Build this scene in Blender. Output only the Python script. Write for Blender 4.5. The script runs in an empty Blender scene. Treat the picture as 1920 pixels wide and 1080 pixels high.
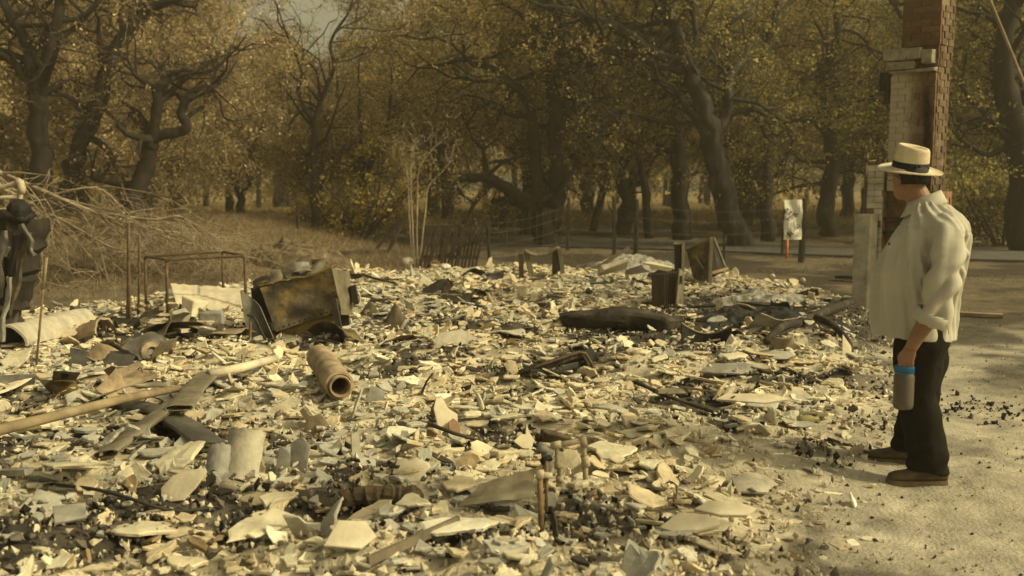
import bpy, bmesh, math, random
import numpy as np
from mathutils import Vector, Matrix

scene = bpy.context.scene
COL = scene.collection

# ---------------------------------------------------------------- camera, sky, sun, exposure
F = 1800.0
CAMZ = 1.58
PITCH = math.atan(195.0 / F)
cam_data = bpy.data.cameras.new("camera")
cam = bpy.data.objects.new("camera", cam_data)
COL.objects.link(cam)
cam.location = (0, 0, CAMZ)
cam.rotation_euler = (math.pi / 2 - PITCH, 0, 0)
cam_data.sensor_width = 36.0
cam_data.lens = 36.0 * F / 1920.0
cam_data.clip_end = 3000
cam_data.dof.use_dof = True
cam_data.dof.focus_distance = 6.2
cam_data.dof.aperture_fstop = 2.4
scene.camera = cam

SUN_EL = math.radians(37)
SUN_B = math.radians(14)         # the light comes from the right, a little from behind the camera
world = bpy.data.worlds.new("World")
scene.world = world
world.use_nodes = True
wn = world.node_tree
bg = wn.nodes["Background"]
sky = wn.nodes.new("ShaderNodeTexSky")
sky.sky_type = 'NISHITA'
sky.sun_disc = False
sky.sun_elevation = SUN_EL
sky.sun_rotation = math.radians(104)
sky.dust_density = 6.0
sky.air_density = 1.0
sky.ozone_density = 1.0
tint = wn.nodes.new("ShaderNodeMix")
tint.data_type = 'RGBA'
tint.blend_type = 'MULTIPLY'
tint.inputs[0].default_value = 1.0
tint.inputs[7].default_value = (1.0, 0.90, 0.55, 1)   # wildfire smoke in the air
grey = wn.nodes.new("ShaderNodeRGBToBW")              # smoke whitens the blue of the sky
wn.links.new(sky.outputs[0], grey.inputs[0])
smoke = wn.nodes.new("ShaderNodeMix"); smoke.data_type = 'RGBA'; smoke.inputs[0].default_value = 0.72
wn.links.new(sky.outputs[0], smoke.inputs[6])
wn.links.new(grey.outputs[0], smoke.inputs[7])
wn.links.new(smoke.outputs[2], tint.inputs[6])
wn.links.new(tint.outputs[2], bg.inputs[0])
bg.inputs[1].default_value = 0.15

sl = bpy.data.lights.new("sun", 'SUN')
sl.energy = 2.8
sl.angle = math.radians(0.6)
sl.color = (1.0, 0.88, 0.52)
sun = bpy.data.objects.new("sun", sl)
COL.objects.link(sun)
ldir = Vector((-math.cos(SUN_EL) * math.cos(SUN_B), math.cos(SUN_EL) * math.sin(SUN_B), -math.sin(SUN_EL)))
sun.rotation_euler = ldir.to_track_quat('-Z', 'Y').to_euler()
sun.location = (20, -3, 15)

scene.view_settings.view_transform = 'Standard'
scene.view_settings.look = 'None'
scene.view_settings.exposure = 0.12
scene.view_settings.gamma = 1.0
try:
    scene.cycles.max_bounces = 6
    scene.cycles.diffuse_bounces = 3
    scene.cycles.glossy_bounces = 2
    scene.cycles.transmission_bounces = 4
    scene.cycles.transparent_max_bounces = 6
    scene.cycles.volume_bounces = 0
except Exception:
    pass

# ---------------------------------------------------------------- helpers: pixels of the photograph to places on the ground
CP, SP = math.cos(PITCH), math.sin(PITCH)


def ray(px, py):
    u = (px - 960.0) / F
    v = (540.0 - py) / F
    return Vector((u, CP + v * SP, -SP + v * CP))


def gp(px, py, z=0.0):
    d = ray(px, py)
    t = (z - CAMZ) / d.z
    return Vector((0, 0, CAMZ)) + d * t


def at(px, py, Y):
    d = ray(px, py)
    return Vector((0, 0, CAMZ)) + d * (Y / d.y)


def to_px(p):
    x, y, z = p[0], p[1], p[2] - CAMZ
    w = y * CP - z * SP
    if w < 0.05:
        return (-9999, -9999)
    v = y * SP + z * CP
    return (960 + F * x / w, 540 - F * v / w)


# value noise on arrays
def _h(ix, iy, seed):
    n = (ix.astype(np.int64) * 374761393 + iy.astype(np.int64) * 668265263 + seed * 982451653) & 0x7fffffff
    n = ((n ^ (n >> 13)) * 1274126177) & 0x7fffffff
    n = n ^ (n >> 16)
    return (n & 0xffff) / 65535.0


def vnoise(x, y, seed=0):
    x = np.asarray(x, float); y = np.asarray(y, float)
    ix = np.floor(x); iy = np.floor(y)
    fx = x - ix; fy = y - iy
    fx = fx * fx * (3 - 2 * fx); fy = fy * fy * (3 - 2 * fy)
    a = _h(ix, iy, seed); b = _h(ix + 1, iy, seed)
    c = _h(ix, iy + 1, seed); d = _h(ix + 1, iy + 1, seed)
    return (a * (1 - fx) + b * fx) * (1 - fy) + (c * (1 - fx) + d * fx) * fy


def fbm(x, y, seed=0, octv=4):
    s = 0; a = 0.5; t = 0
    for o in range(octv):
        s = s + a * vnoise(np.asarray(x) * 2 ** o, np.asarray(y) * 2 ** o, seed + o * 17)
        t += a; a *= 0.5
    return s / t


RUB_PX = [(1500, 1300), (1450, 1080), (1440, 960), (1480, 880), (1600, 790), (1640, 740), (1640, 650), (1640, 590), (1590, 560),
          (1450, 528), (1270, 505), (1110, 500), (900, 503), (690, 508), (480, 530), (250, 560), (0, 585), (-500, 650), (-1500, 1300)]
RUB = [gp(a, b, 0.1) for a, b in RUB_PX]
RX = np.array([p.x for p in RUB]); RY = np.array([p.y for p in RUB])


def rub_sd(x, y):
    """signed distance to the rubble outline, positive inside"""
    x = np.asarray(x, float); y = np.asarray(y, float)
    inside = np.zeros(x.shape, bool)
    dmin = np.full(x.shape, 1e9)
    n = len(RX)
    for i in range(n):
        x1, y1, x2, y2 = RX[i], RY[i], RX[(i + 1) % n], RY[(i + 1) % n]
        c = ((y1 > y) != (y2 > y))
        with np.errstate(divide='ignore', invalid='ignore'):
            xi = (x2 - x1) * (y - y1) / ((y2 - y1) if y2 != y1 else 1e-9) + x1
        inside ^= c & (x < xi)
        dx, dy = x2 - x1, y2 - y1
        t = np.clip(((x - x1) * dx + (y - y1) * dy) / (dx * dx + dy * dy + 1e-12), 0, 1)
        dd = np.hypot(x - x1 - t * dx, y - y1 - t * dy)
        dmin = np.minimum(dmin, dd)
    return np.where(inside, dmin, -dmin)


def sstep(a, b, x):
    t = np.clip((x - a) / (b - a), 0, 1)
    return t * t * (3 - 2 * t)


def Hnp(x, y):
    x = np.asarray(x, float); y = np.asarray(y, float)
    m = sstep(-0.5, 0.7, rub_sd(x, y))
    near = 1 - sstep(30, 60, y)
    h = m * (0.05 + 0.24 * fbm(x * 0.9, y * 0.9, 5, 3) ** 1.5 + 0.10 * (vnoise(x * 3.3, y * 3.3, 9) - 0.5) + 0.03 * (vnoise(x * 11, y * 11, 12) - 0.5))
    h = h + (1 - m) * near * (0.055 * (fbm(x * 1.6, y * 1.6, 3, 4) - 0.5) + 0.012 * (vnoise(x * 14, y * 14, 8) - 0.5))
    # low bank of dry brush at the left
    h = h + 0.75 * sstep(13, 19, y) * sstep(-2.2, -7.5, x) * (1 - sstep(26, 40, y))
    return h


def H(x, y):
    return float(Hnp(np.array([x]), np.array([y]))[0])


def G(px, py, dz=0.0):
    z = 0.0
    for _ in range(8):
        p = gp(px, py, z)
        z = H(p.x, p.y) + dz
    return gp(px, py, z)


# ---------------------------------------------------------------- materials
def new_mat(name):
    m = bpy.data.materials.new(name)
    m.use_nodes = True
    nt = m.node_tree
    return m, nt, nt.nodes["Principled BSDF"]


def mat(name, c1, c2=None, c3=None, scale=6.0, rough=0.85, metal=0.0, bump=0.3, bscale=None, detail=6.0, stretch=None, spec=0.3, pos=(0.3, 0.55, 0.75)):
    """noise-driven two or three colour surface with relief"""
    m, nt, b = new_mat(name)
    L = nt.links.new
    tc = nt.nodes.new("ShaderNodeTexCoord")
    src = tc.outputs['Object']
    if stretch:
        mp = nt.nodes.new("ShaderNodeMapping")
        mp.inputs['Scale'].default_value = stretch
        L(src, mp.inputs[0]); src = mp.outputs[0]
    n = nt.nodes.new("ShaderNodeTexNoise")
    n.inputs['Scale'].default_value = scale
    n.inputs['Detail'].default_value = detail
    n.inputs['Roughness'].default_value = 0.65
    L(src, n.inputs['Vector'])
    r = nt.nodes.new("ShaderNodeValToRGB")
    c2 = c2 or c1; c3 = c3 or c2
    r.color_ramp.elements[0].position = pos[0]; r.color_ramp.elements[0].color = (*c1, 1)
    r.color_ramp.elements[1].position = pos[2]; r.color_ramp.elements[1].color = (*c3, 1)
    e = r.color_ramp.elements.new(pos[1]); e.color = (*c2, 1)
    L(n.outputs['Fac'], r.inputs[0])
    L(r.outputs[0], b.inputs['Base Color'])
    b.inputs['Roughness'].default_value = rough
    b.inputs['Metallic'].default_value = metal
    b.inputs['Specular IOR Level'].default_value = spec
    if bump:
        n2 = nt.nodes.new("ShaderNodeTexNoise")
        n2.inputs['Scale'].default_value = bscale or scale * 4
        n2.inputs['Detail'].default_value = 5
        L(src, n2.inputs['Vector'])
        bp = nt.nodes.new("ShaderNodeBump")
        bp.inputs['Strength'].default_value = bump
        bp.inputs['Distance'].default_value = 0.01
        L(n2.outputs['Fac'], bp.inputs['Height'])
        L(bp.outputs[0], b.inputs['Normal'])
    return m


def mat_attr(name, rough=0.9, scale=9.0, amt=0.5, bump=0.3, bscale=40, trans=0.0, spec=0.2, dist=0.01):
    """colour carried by the piece ('col'), broken up by noise"""
    m, nt, b = new_mat(name)
    L = nt.links.new
    a = nt.nodes.new("ShaderNodeAttribute"); a.attribute_name = "col"
    tc = nt.nodes.new("ShaderNodeTexCoord")
    col = a.outputs['Color']
    if amt:
        n = nt.nodes.new("ShaderNodeTexNoise"); n.inputs['Scale'].default_value = scale; n.inputs['Detail'].default_value = 7
        n.inputs['Roughness'].default_value = 0.7
        L(tc.outputs['Object'], n.inputs['Vector'])
        mr = nt.nodes.new("ShaderNodeMapRange")
        mr.inputs[1].default_value = 0.3; mr.inputs[2].default_value = 0.7
        mr.inputs[3].default_value = 1 - amt; mr.inputs[4].default_value = 1 + amt * 0.55
        L(n.outputs['Fac'], mr.inputs[0])
        mx = nt.nodes.new("ShaderNodeVectorMath"); mx.operation = 'SCALE'
        L(col, mx.inputs[0]); L(mr.outputs[0], mx.inputs['Scale'])
        col = mx.outputs[0]
    L(col, b.inputs['Base Color'])
    b.inputs['Roughness'].default_value = rough
    b.inputs['Specular IOR Level'].default_value = spec
    if bump:
        n2 = nt.nodes.new("ShaderNodeTexNoise"); n2.inputs['Scale'].default_value = bscale; n2.inputs['Detail'].default_value = 6
        L(tc.outputs['Object'], n2.inputs['Vector'])
        bp = nt.nodes.new("ShaderNodeBump"); bp.inputs['Strength'].default_value = bump; bp.inputs['Distance'].default_value = dist
        L(n2.outputs['Fac'], bp.inputs['Height']); L(bp.outputs[0], b.inputs['Normal'])
    if trans:
        t = nt.nodes.new("ShaderNodeBsdfTranslucent")
        L(col, t.inputs[0])
        ms = nt.nodes.new("ShaderNodeMixShader"); ms.inputs[0].default_value = trans
        L(b.outputs[0], ms.inputs[1]); L(t.outputs[0], ms.inputs[2])
        L(ms.outputs[0], nt.nodes["Material Output"].inputs[0])
    return m


M = {}
M['ground'] = mat_attr("ground", rough=0.95, scale=3.0, amt=0.45, bump=0.8, bscale=55, dist=0.014)
M['shard'] = mat_attr("plaster", rough=0.9, scale=11, amt=0.28, bump=0.25, bscale=55)
M['leaf'] = mat_attr("leaf", rough=0.75, amt=0, bump=0, trans=0.45)
M['grass'] = mat_attr("dry_grass", rough=0.9, amt=0, bump=0, trans=0.25)
M['brick'] = mat_attr("brick", rough=0.95, scale=4.5, amt=0.5, bump=0.7, bscale=50)
M['twig'] = mat_attr("twig", rough=0.9, amt=0, bump=0)
M['bark'] = mat("bark", (0.010, 0.008, 0.006), (0.022, 0.017, 0.011), (0.055, 0.043, 0.029), scale=5, bump=0.9, bscale=14, stretch=(1, 1, .35))
M['bark_grey'] = mat("bark_grey", (0.012, 0.010, 0.008), (0.034, 0.029, 0.023), (0.095, 0.085, 0.069), scale=6, bump=1.0, bscale=18, stretch=(1, 1, .35))
M['bark_pale'] = mat("bark_pale", (0.16, 0.12, 0.08), (0.3, 0.24, 0.16), (0.42, 0.35, 0.25), scale=8, bump=0.5)
M['char'] = mat("char", (0.006, 0.006, 0.006), (0.02, 0.018, 0.016), (0.09, 0.085, 0.075), scale=9, bump=1.0, bscale=22, rough=0.8, pos=(.35, .55, .8))
M['charwood'] = mat("charred_wood", (0.012, 0.010, 0.008), (0.035, 0.028, 0.02), (0.13, 0.11, 0.08), scale=6, bump=0.9, bscale=20, stretch=(1, 1, .3))
M['rust'] = mat("rusted_steel", (0.035, 0.03, 0.022), (0.085, 0.07, 0.045), (0.21, 0.15, 0.05), scale=4.2, bump=0.7, bscale=22, rough=0.75, metal=0.15, detail=9, pos=(.36, .5, .62))
M['rust_yellow'] = mat("yellow_rust", (0.04, 0.03, 0.015), (0.17, 0.12, 0.035), (0.26, 0.195, 0.07), scale=3, bump=0.35, rough=0.7, metal=0.15, pos=(.3, .5, .72))
M['steel'] = mat("burnt_steel", (0.05, 0.047, 0.04), (0.14, 0.13, 0.11), (0.27, 0.25, 0.2), scale=4, bump=0.3, bscale=24, rough=0.55, metal=0.35)
M['steel_dark'] = mat("dark_steel", (0.012, 0.012, 0.012), (0.03, 0.028, 0.025), (0.085, 0.078, 0.065), scale=4, bump=0.4, bscale=20, rough=0.55, metal=0.3)
M['galv'] = mat("dull_sheet_metal", (0.10, 0.085, 0.055), (0.23, 0.2, 0.14), (0.36, 0.32, 0.23), scale=5, bump=0.25, rough=0.6, metal=0.3)
M['tube'] = mat("rusty_tube", (0.05, 0.032, 0.018), (0.12, 0.08, 0.045), (0.2, 0.14, 0.08), scale=18, bump=0.2, rough=0.7, metal=0.2)
M['pipe'] = mat("pale_pipe", (0.22, 0.17, 0.1), (0.46, 0.39, 0.27), (0.6, 0.53, 0.38), scale=14, bump=0.3, rough=0.7)
M['pipe_brown'] = mat("brown_pipe", (0.09, 0.055, 0.03), (0.2, 0.13, 0.07), (0.33, 0.24, 0.14), scale=16, bump=0.3, rough=0.7)
M['wood'] = mat("weathered_wood", (0.15, 0.11, 0.065), (0.27, 0.21, 0.125), (0.40, 0.33, 0.21), scale=7, bump=0.4, stretch=(.3, 1, 1))
M['wood_dark'] = mat("dark_wood", (0.03, 0.022, 0.015), (0.075, 0.055, 0.035), (0.15, 0.115, 0.075), scale=7, bump=0.5, stretch=(1, 1, .3))
M['wood_grey'] = mat("grey_wood", (0.09, 0.075, 0.05), (0.19, 0.16, 0.11), (0.32, 0.27, 0.19), scale=8, bump=0.5, stretch=(1, 1, .3))
M['clay'] = mat("clay_flue", (0.13, 0.095, 0.06), (0.34, 0.26, 0.165), (0.5, 0.42, 0.29), scale=6, bump=0.5, bscale=26)
M['concrete'] = mat("concrete", (0.28, 0.25, 0.19), (0.45, 0.41, 0.32), (0.58, 0.53, 0.42), scale=6, bump=0.5, bscale=30)
M['plaster'] = mat("pale_plaster", (0.44, 0.38, 0.27), (0.6, 0.53, 0.39), (0.7, 0.64, 0.5), scale=5, bump=0.3, bscale=30)
M['ashgrey'] = mat("ash_grey", (0.14, 0.13, 0.11), (0.28, 0.27, 0.23), (0.42, 0.4, 0.34), scale=6, bump=0.5, bscale=30)
M['asphalt'] = mat("asphalt", (0.065, 0.062, 0.056), (0.095, 0.09, 0.08), (0.13, 0.122, 0.108), scale=3, bump=0.3, bscale=120)
M['rock'] = mat("rock", (0.15, 0.09, 0.05), (0.3, 0.2, 0.12), (0.42, 0.32, 0.2), scale=5, bump=0.7, bscale=20)
M['rock_white'] = mat("white_rock", (0.4, 0.36, 0.28), (0.6, 0.56, 0.46), (0.7, 0.66, 0.56), scale=5, bump=0.6, bscale=20)
M['white_paint'] = mat("white_paint", (0.45, 0.42, 0.34), (0.72, 0.69, 0.58), (0.8, 0.77, 0.66), scale=7, bump=0.1, rough=0.6, pos=(.28, .42, .6))
M['orange'] = mat("orange_paint", (0.4, 0.1, 0.02), (0.55, 0.16, 0.03), scale=9, bump=0.1, rough=0.6)
M['wire'] = mat("fence_wire", (0.05, 0.04, 0.03), (0.12, 0.1, 0.08), scale=20, bump=0, metal=0.3, rough=0.6)
M['cable'] = mat("burnt_cable", (0.015, 0.014, 0.013), (0.05, 0.047, 0.04), scale=12, bump=0.3)
M['hill'] = mat("hill_scrub", (0.05, 0.05, 0.03), (0.09, 0.085, 0.05), (0.16, 0.13, 0.08), scale=0.05, bump=0)
M['shirt'] = mat("shirt_cloth", (0.42, 0.395, 0.325), (0.46, 0.435, 0.36), (0.50, 0.47, 0.39), scale=6, bump=0.12, bscale=260, rough=0.95, spec=0.1)
M['trousers'] = mat("trouser_cloth", (0.013, 0.012, 0.009), (0.018, 0.016, 0.012), (0.026, 0.024, 0.018), scale=8, bump=0.2, bscale=300, rough=0.95, spec=0.08)
M['skin'] = mat("skin", (0.22, 0.115, 0.065), (0.27, 0.145, 0.085), (0.31, 0.17, 0.10), scale=14, bump=0.12, bscale=90, rough=0.55, spec=0.35)
M['hair'] = mat("hair", (0.008, 0.006, 0.004), (0.018, 0.013, 0.01), (0.03, 0.024, 0.018), scale=30, bump=0.8, bscale=160, stretch=(1, 1, .25), rough=0.6)
M['straw'] = mat("hat_straw", (0.50, 0.42, 0.28), (0.6, 0.52, 0.36), (0.66, 0.58, 0.42), scale=40, bump=0.25, bscale=220, rough=0.85)
M['band'] = mat("hat_band", (0.008, 0.008, 0.008), (0.014, 0.013, 0.012), scale=30, bump=0.1, rough=0.8)
M['shoe'] = mat("shoe_leather", (0.06, 0.042, 0.022), (0.10, 0.072, 0.04), (0.16, 0.118, 0.068), scale=11, bump=0.4, bscale=60, rough=0.8)
M['sole'] = mat("shoe_sole", (0.09, 0.065, 0.035), (0.16, 0.12, 0.07), (0.22, 0.17, 0.1), scale=15, bump=0.4, rough=0.9)
M['blue_cap'] = mat("blue_cap", (0.008, 0.12, 0.28), (0.012, 0.16, 0.36), scale=6, bump=0, rough=0.4, spec=0.5)
M['glasses'] = mat("spectacle_wire", (0.05, 0.045, 0.04), (0.08, 0.07, 0.06), scale=6, bump=0, rough=0.3, metal=0.8)



def painted_brick(ex):
    """brick whose white paint has worn off from left to right, with one soot streak"""
    m = M['brick'].copy(); m.name = "painted_brick"
    nt = m.node_tree; L = nt.links.new
    b = nt.nodes["Principled BSDF"]
    src = b.inputs['Base Color'].links[0].from_socket
    tc = nt.nodes.new("ShaderNodeTexCoord")
    dt = nt.nodes.new("ShaderNodeVectorMath"); dt.operation = 'DOT_PRODUCT'; dt.inputs[1].default_value = tuple(ex)
    L(tc.outputs['Object'], dt.inputs[0])
    sx = nt.nodes.new("ShaderNodeSeparateXYZ"); L(tc.outputs['Object'], sx.inputs[0])
    n = nt.nodes.new("ShaderNodeTexNoise"); n.inputs['Scale'].default_value = 4.5; n.inputs['Detail'].default_value = 8; n.inputs['Roughness'].default_value = .7
    L(tc.outputs['Object'], n.inputs['Vector'])
    def op(o, a, b_=None):
        q = nt.nodes.new("ShaderNodeMath"); q.operation = o
        for i, v in enumerate((a, b_)):
            if v is None: continue
            if isinstance(v, (int, float)): q.inputs[i].default_value = v
            else: L(v, q.inputs[i])
        return q.outputs[0]
    def rng_(v, a, c, lo, hi):
        q = nt.nodes.new("ShaderNodeMapRange"); q.interpolation_type = 'SMOOTHSTEP'
        for i, w in enumerate((a, c, lo, hi)): q.inputs[i + 1].default_value = w
        L(v, q.inputs[0]); return q.outputs[0]
    xn = op('ADD', dt.outputs['Value'], op('MULTIPLY', op('SUBTRACT', n.outputs['Fac'], .5), .5))
    paint = op('MULTIPLY', rng_(xn, -.12, .10, .92, 0), rng_(sx.outputs[2], 2.95, 3.0, 1, 0))
    mx = nt.nodes.new("ShaderNodeMix"); mx.data_type = 'RGBA'; L(paint, mx.inputs[0]); L(src, mx.inputs[6]); mx.inputs[7].default_value = (.44, .39, .29, 1)
    xs = op('ABSOLUTE', op('SUBTRACT', op('ADD', dt.outputs['Value'], op('MULTIPLY', op('SUBTRACT', n.outputs['Fac'], .5), .08)), op('ADD', .30, op('MULTIPLY', sx.outputs[2], -.05))))
    soot = op('MULTIPLY', rng_(xs, .015, .075, .92, 0), rng_(sx.outputs[2], 2.6, 2.85, 1, 0))
    m2 = nt.nodes.new("ShaderNodeMix"); m2.data_type = 'RGBA'; L(soot, m2.inputs[0]); L(mx.outputs[2], m2.inputs[6]); m2.inputs[7].default_value = (.02, .016, .012, 1)
    L(m2.outputs[2], b.inputs['Base Color'])
    return m


def glassy(name, colr, trans, rough=0.15):
    m, nt, b = new_mat(name)
    b.inputs['Base Color'].default_value = (*colr, 1)
    b.inputs['Transmission Weight'].default_value = trans
    b.inputs['Roughness'].default_value = rough
    b.inputs['IOR'].default_value = 1.3
    return m


M['bottle'] = glassy("bottle_plastic", (0.26, 0.225, 0.18), 0.6, 0.2)
M['yellow_glass'] = glassy("yellow_glass", (0.5, 0.44, 0.2), 0.5, 0.3)


# ---------------------------------------------------------------- mesh builder
def rotm(rx=0, ry=0, rz=0):
    return Matrix.Rotation(math.radians(rz), 3, 'Z') @ Matrix.Rotation(math.radians(ry), 3, 'Y') @ Matrix.Rotation(math.radians(rx), 3, 'X')


def frame_of(d):
    d = d.normalized()
    a = Vector((0, 0, 1)) if abs(d.z) < 0.9 else Vector((1, 0, 0))
    u = d.cross(a).normalized()
    return u, d.cross(u).normalized()


class MB:
    def __init__(self):
        self.v = []; self.f = []; self.c = []

    def add(self, vs, fs, col=None):
        o = len(self.v)
        self.v.extend([tuple(p) for p in vs])
        for f in fs:
            self.f.append([i + o for i in f]); self.c.append(col)

    def box(self, c, s, R=None, col=None, jit=0, rng=None):
        R = R or Matrix.Identity(3)
        c = Vector(c)
        vs = []
        for x in (-.5, .5):
            for y in (-.5, .5):
                for z in (-.5, .5):
                    p = Vector((x * s[0], y * s[1], z * s[2]))
                    if jit:
                        p += Vector((rng.uniform(-jit, jit), rng.uniform(-jit, jit), rng.uniform(-jit, jit)))
                    vs.append(c + R @ p)
        self.add(vs, [(0, 1, 3, 2), (4, 6, 7, 5), (0, 4, 5, 1), (2, 3, 7, 6), (0, 2, 6, 4), (1, 5, 7, 3)], col)
        return self

    def beam(self, a, b, w, h, col=None, roll=0):
        """square bar from a to b"""
        a = Vector(a); b = Vector(b)
        d = (b - a); L = d.length
        u, v = frame_of(d)
        if roll:
            q = Matrix.Rotation(math.radians(roll), 3, d.normalized()); u = q @ u; v = q @ v
        R = Matrix((u, v, d.normalized())).transposed()
        self.box((a + b) / 2, (w, h, L), R, col)
        return self

    def tube(self, pts, rad, n=8, col=None, cap=True):
        pts = [Vector(p) for p in pts]
        if not hasattr(rad, '__len__'):
            rad = [rad] * len(pts)
        d0 = (pts[1] - pts[0])
        u, v = frame_of(d0)
        vs = []; fs = []
        for i, p in enumerate(pts):
            d = (pts[min(i + 1, len(pts) - 1)] - pts[max(i - 1, 0)]).normalized()
            u = (u - d * u.dot(d))
            if u.length < 1e-6:
                u = frame_of(d)[0]
            u.normalize(); v = d.cross(u)
            for k in range(n):
                a = 2 * math.pi * k / n
                vs.append(p + (u * math.cos(a) + v * math.sin(a)) * rad[i])
        for i in range(len(pts) - 1):
            for k in range(n):
                k2 = (k + 1) % n
                fs.append((i * n + k, i * n + k2, (i + 1) * n + k2, (i + 1) * n + k))
        if cap:
            fs.append(tuple(reversed(range(n))))
            fs.append(tuple((len(pts) - 1) * n + k for k in range(n)))
        self.add(vs, fs, col)
        return self

    def loft(self, rings, cap=True, col=None):
        n = len(rings[0]); vs = []; fs = []
        for r in rings:
            vs.extend(r)
        for i in range(len(rings) - 1):
            for k in range(n):
                k2 = (k + 1) % n
                fs.append((i * n + k, i * n + k2, (i + 1) * n + k2, (i + 1) * n + k))
        if cap:
            fs.append(tuple(reversed(range(n))))
            fs.append(tuple((len(rings) - 1) * n + k for k in range(n)))
        self.add(vs, fs, col)
        return self

    def sheet(self, grid, thick, col=None):
        """grid[i][j] of points -> sheet with thickness"""
        ni, nj = len(grid), len(grid[0])
        P = [[Vector(p) for p in row] for row in grid]
        N = [[None] * nj for _ in range(ni)]
        for i in range(ni):
            for j in range(nj):
                a = P[min(i + 1, ni - 1)][j] - P[max(i - 1, 0)][j]
                b = P[i][min(j + 1, nj - 1)] - P[i][max(j - 1, 0)]
                nn = a.cross(b)
                N[i][j] = nn.normalized() if nn.length > 1e-9 else Vector((0, 0, 1))
        vs = [P[i][j] + N[i][j] * thick / 2 for i in range(ni) for j in range(nj)] + [P[i][j] - N[i][j] * thick / 2 for i in range(ni) for j in range(nj)]
        o = ni * nj
        fs = []
        ix = lambda i, j: i * nj + j
        for i in range(ni - 1):
            for j in range(nj - 1):
                q = (ix(i, j), ix(i + 1, j), ix(i + 1, j + 1), ix(i, j + 1))
                fs.append(q); fs.append(tuple(o + k for k in reversed(q)))
        edge = [ix(0, j) for j in range(nj)] + [ix(i, nj - 1) for i in range(1, ni)] + [ix(ni - 1, j) for j in range(nj - 2, -1, -1)] + [ix(i, 0) for i in range(ni - 2, 0, -1)]
        for k in range(len(edge)):
            a, b = edge[k], edge[(k + 1) % len(edge)]
            fs.append((a, b, b + o, a + o))
        self.add(vs, fs, col)
        return self

    def lathe(self, prof, n=24, Mx=None, col=None, close=False):
        Mx = Mx or Matrix.Identity(4)
        rings = [[Mx @ Vector((r * math.cos(2 * math.pi * k / n), r * math.sin(2 * math.pi * k / n), z)) for k in range(n)] for r, z in prof]
        if close:
            rings.append(rings[0])
        self.loft(rings, cap=not close, col=col)
        return self

    def prism(self, poly, thick, Mx, col=None):
        n = len(poly)
        vs = [Mx @ Vector((x, y, thick / 2)) for x, y in poly] + [Mx @ Vector((x, y, -thick / 2)) for x, y in poly]
        fs = [tuple(range(n)), tuple(reversed(range(n, 2 * n)))]
        for k in range(n):
            k2 = (k + 1) % n
            fs.append((k + n, k2 + n, k2, k))
        self.add(vs, fs, col)
        return self

    def mesh(self, name, origin=(0, 0, 0), smooth=False):
        o = np.array(origin, float)
        me = bpy.data.meshes.new(name)
        v = np.array(self.v, float) - o
        me.from_pydata(v.tolist(), [], self.f)
        if any(c is not None for c in self.c):
            at_ = me.attributes.new("col", 'FLOAT_COLOR', 'FACE')
            arr = np.array([(*(c or (.4, .4, .4)), 1.0) for c in self.c], np.float32)
            at_.data.foreach_set("color", arr.ravel())
        if smooth:
            me.polygons.foreach_set("use_smooth", np.ones(len(me.polygons), bool))
        me.update()
        return me

    def build(self, name, m, parent=None, origin=None, smooth=False, bevel=0, fix=True, auto=None):
        if origin is None:
            origin = parent_world(parent) if parent is not None else base_of(self.v)
        me = self.mesh(name, origin, smooth)
        if fix:
            bm = bmesh.new(); bm.from_mesh(me)
            bmesh.ops.recalc_face_normals(bm, faces=bm.faces)
            bm.to_mesh(me); bm.free()
        me.materials.append(m)
        o = bpy.data.objects.new(name, me)
        COL.objects.link(o)
        if parent is not None:
            o.parent = parent
            pw = parent_world(parent)
            o.location = Vector(origin) - pw
        else:
            o.location = origin
        if bevel:
            b = o.modifiers.new("soft_edges", 'BEVEL'); b.width = bevel; b.segments = 2; b.limit_method = 'ANGLE'
        if auto is not None:
            es = o.modifiers.new("edges", 'EDGE_SPLIT'); es.split_angle = math.radians(auto)
        return o


def base_of(v):
    a = np.array(v, float)
    lo = a.min(0); hi = a.max(0)
    return Vector(((lo[0] + hi[0]) / 2, (lo[1] + hi[1]) / 2, lo[2]))


def parent_world(o):
    p = Vector(o.location)
    while o.parent is not None:
        o = o.parent
        p = p + Vector(o.location)
    return p


def tag(o, label=None, cat=None, group=None, kind=None):
    if label: o['label'] = label
    if cat: o['category'] = cat
    if group: o['group'] = group
    if kind: o['kind'] = kind
    return o


def thing(name, label, cat, loc=(0, 0, 0), group=None):
    o = bpy.data.objects.new(name, None)
    o.empty_display_size = 0.2
    COL.objects.link(o)
    o.location = loc
    return tag(o, label, cat, group)


def mesh_np(name, v, f, mtl, col=None, loc=(0, 0, 0), parent=None):
    """v (N,3), f (K,n) arrays, col (K,3) -> object"""
    me = bpy.data.meshes.new(name)
    K, n = f.shape
    me.vertices.add(len(v)); me.vertices.foreach_set("co", np.ascontiguousarray(v, np.float32).ravel())
    me.loops.add(K * n); me.loops.foreach_set("vertex_index", np.ascontiguousarray(f, np.int32).ravel())
    me.polygons.add(K)
    me.polygons.foreach_set("loop_start", np.arange(0, K * n, n, dtype=np.int32))
    me.polygons.foreach_set("loop_total", np.full(K, n, np.int32))
    me.update(calc_edges=True)
    if col is not None:
        a = me.attributes.new("col", 'FLOAT_COLOR', 'FACE')
        c = np.ones((K, 4), np.float32); c[:, :3] = col
        a.data.foreach_set("color", c.ravel())
    me.materials.append(mtl)
    o = bpy.data.objects.new(name, me)
    COL.objects.link(o)
    if parent is not None:
        o.parent = parent
    o.location = loc
    return o


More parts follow.
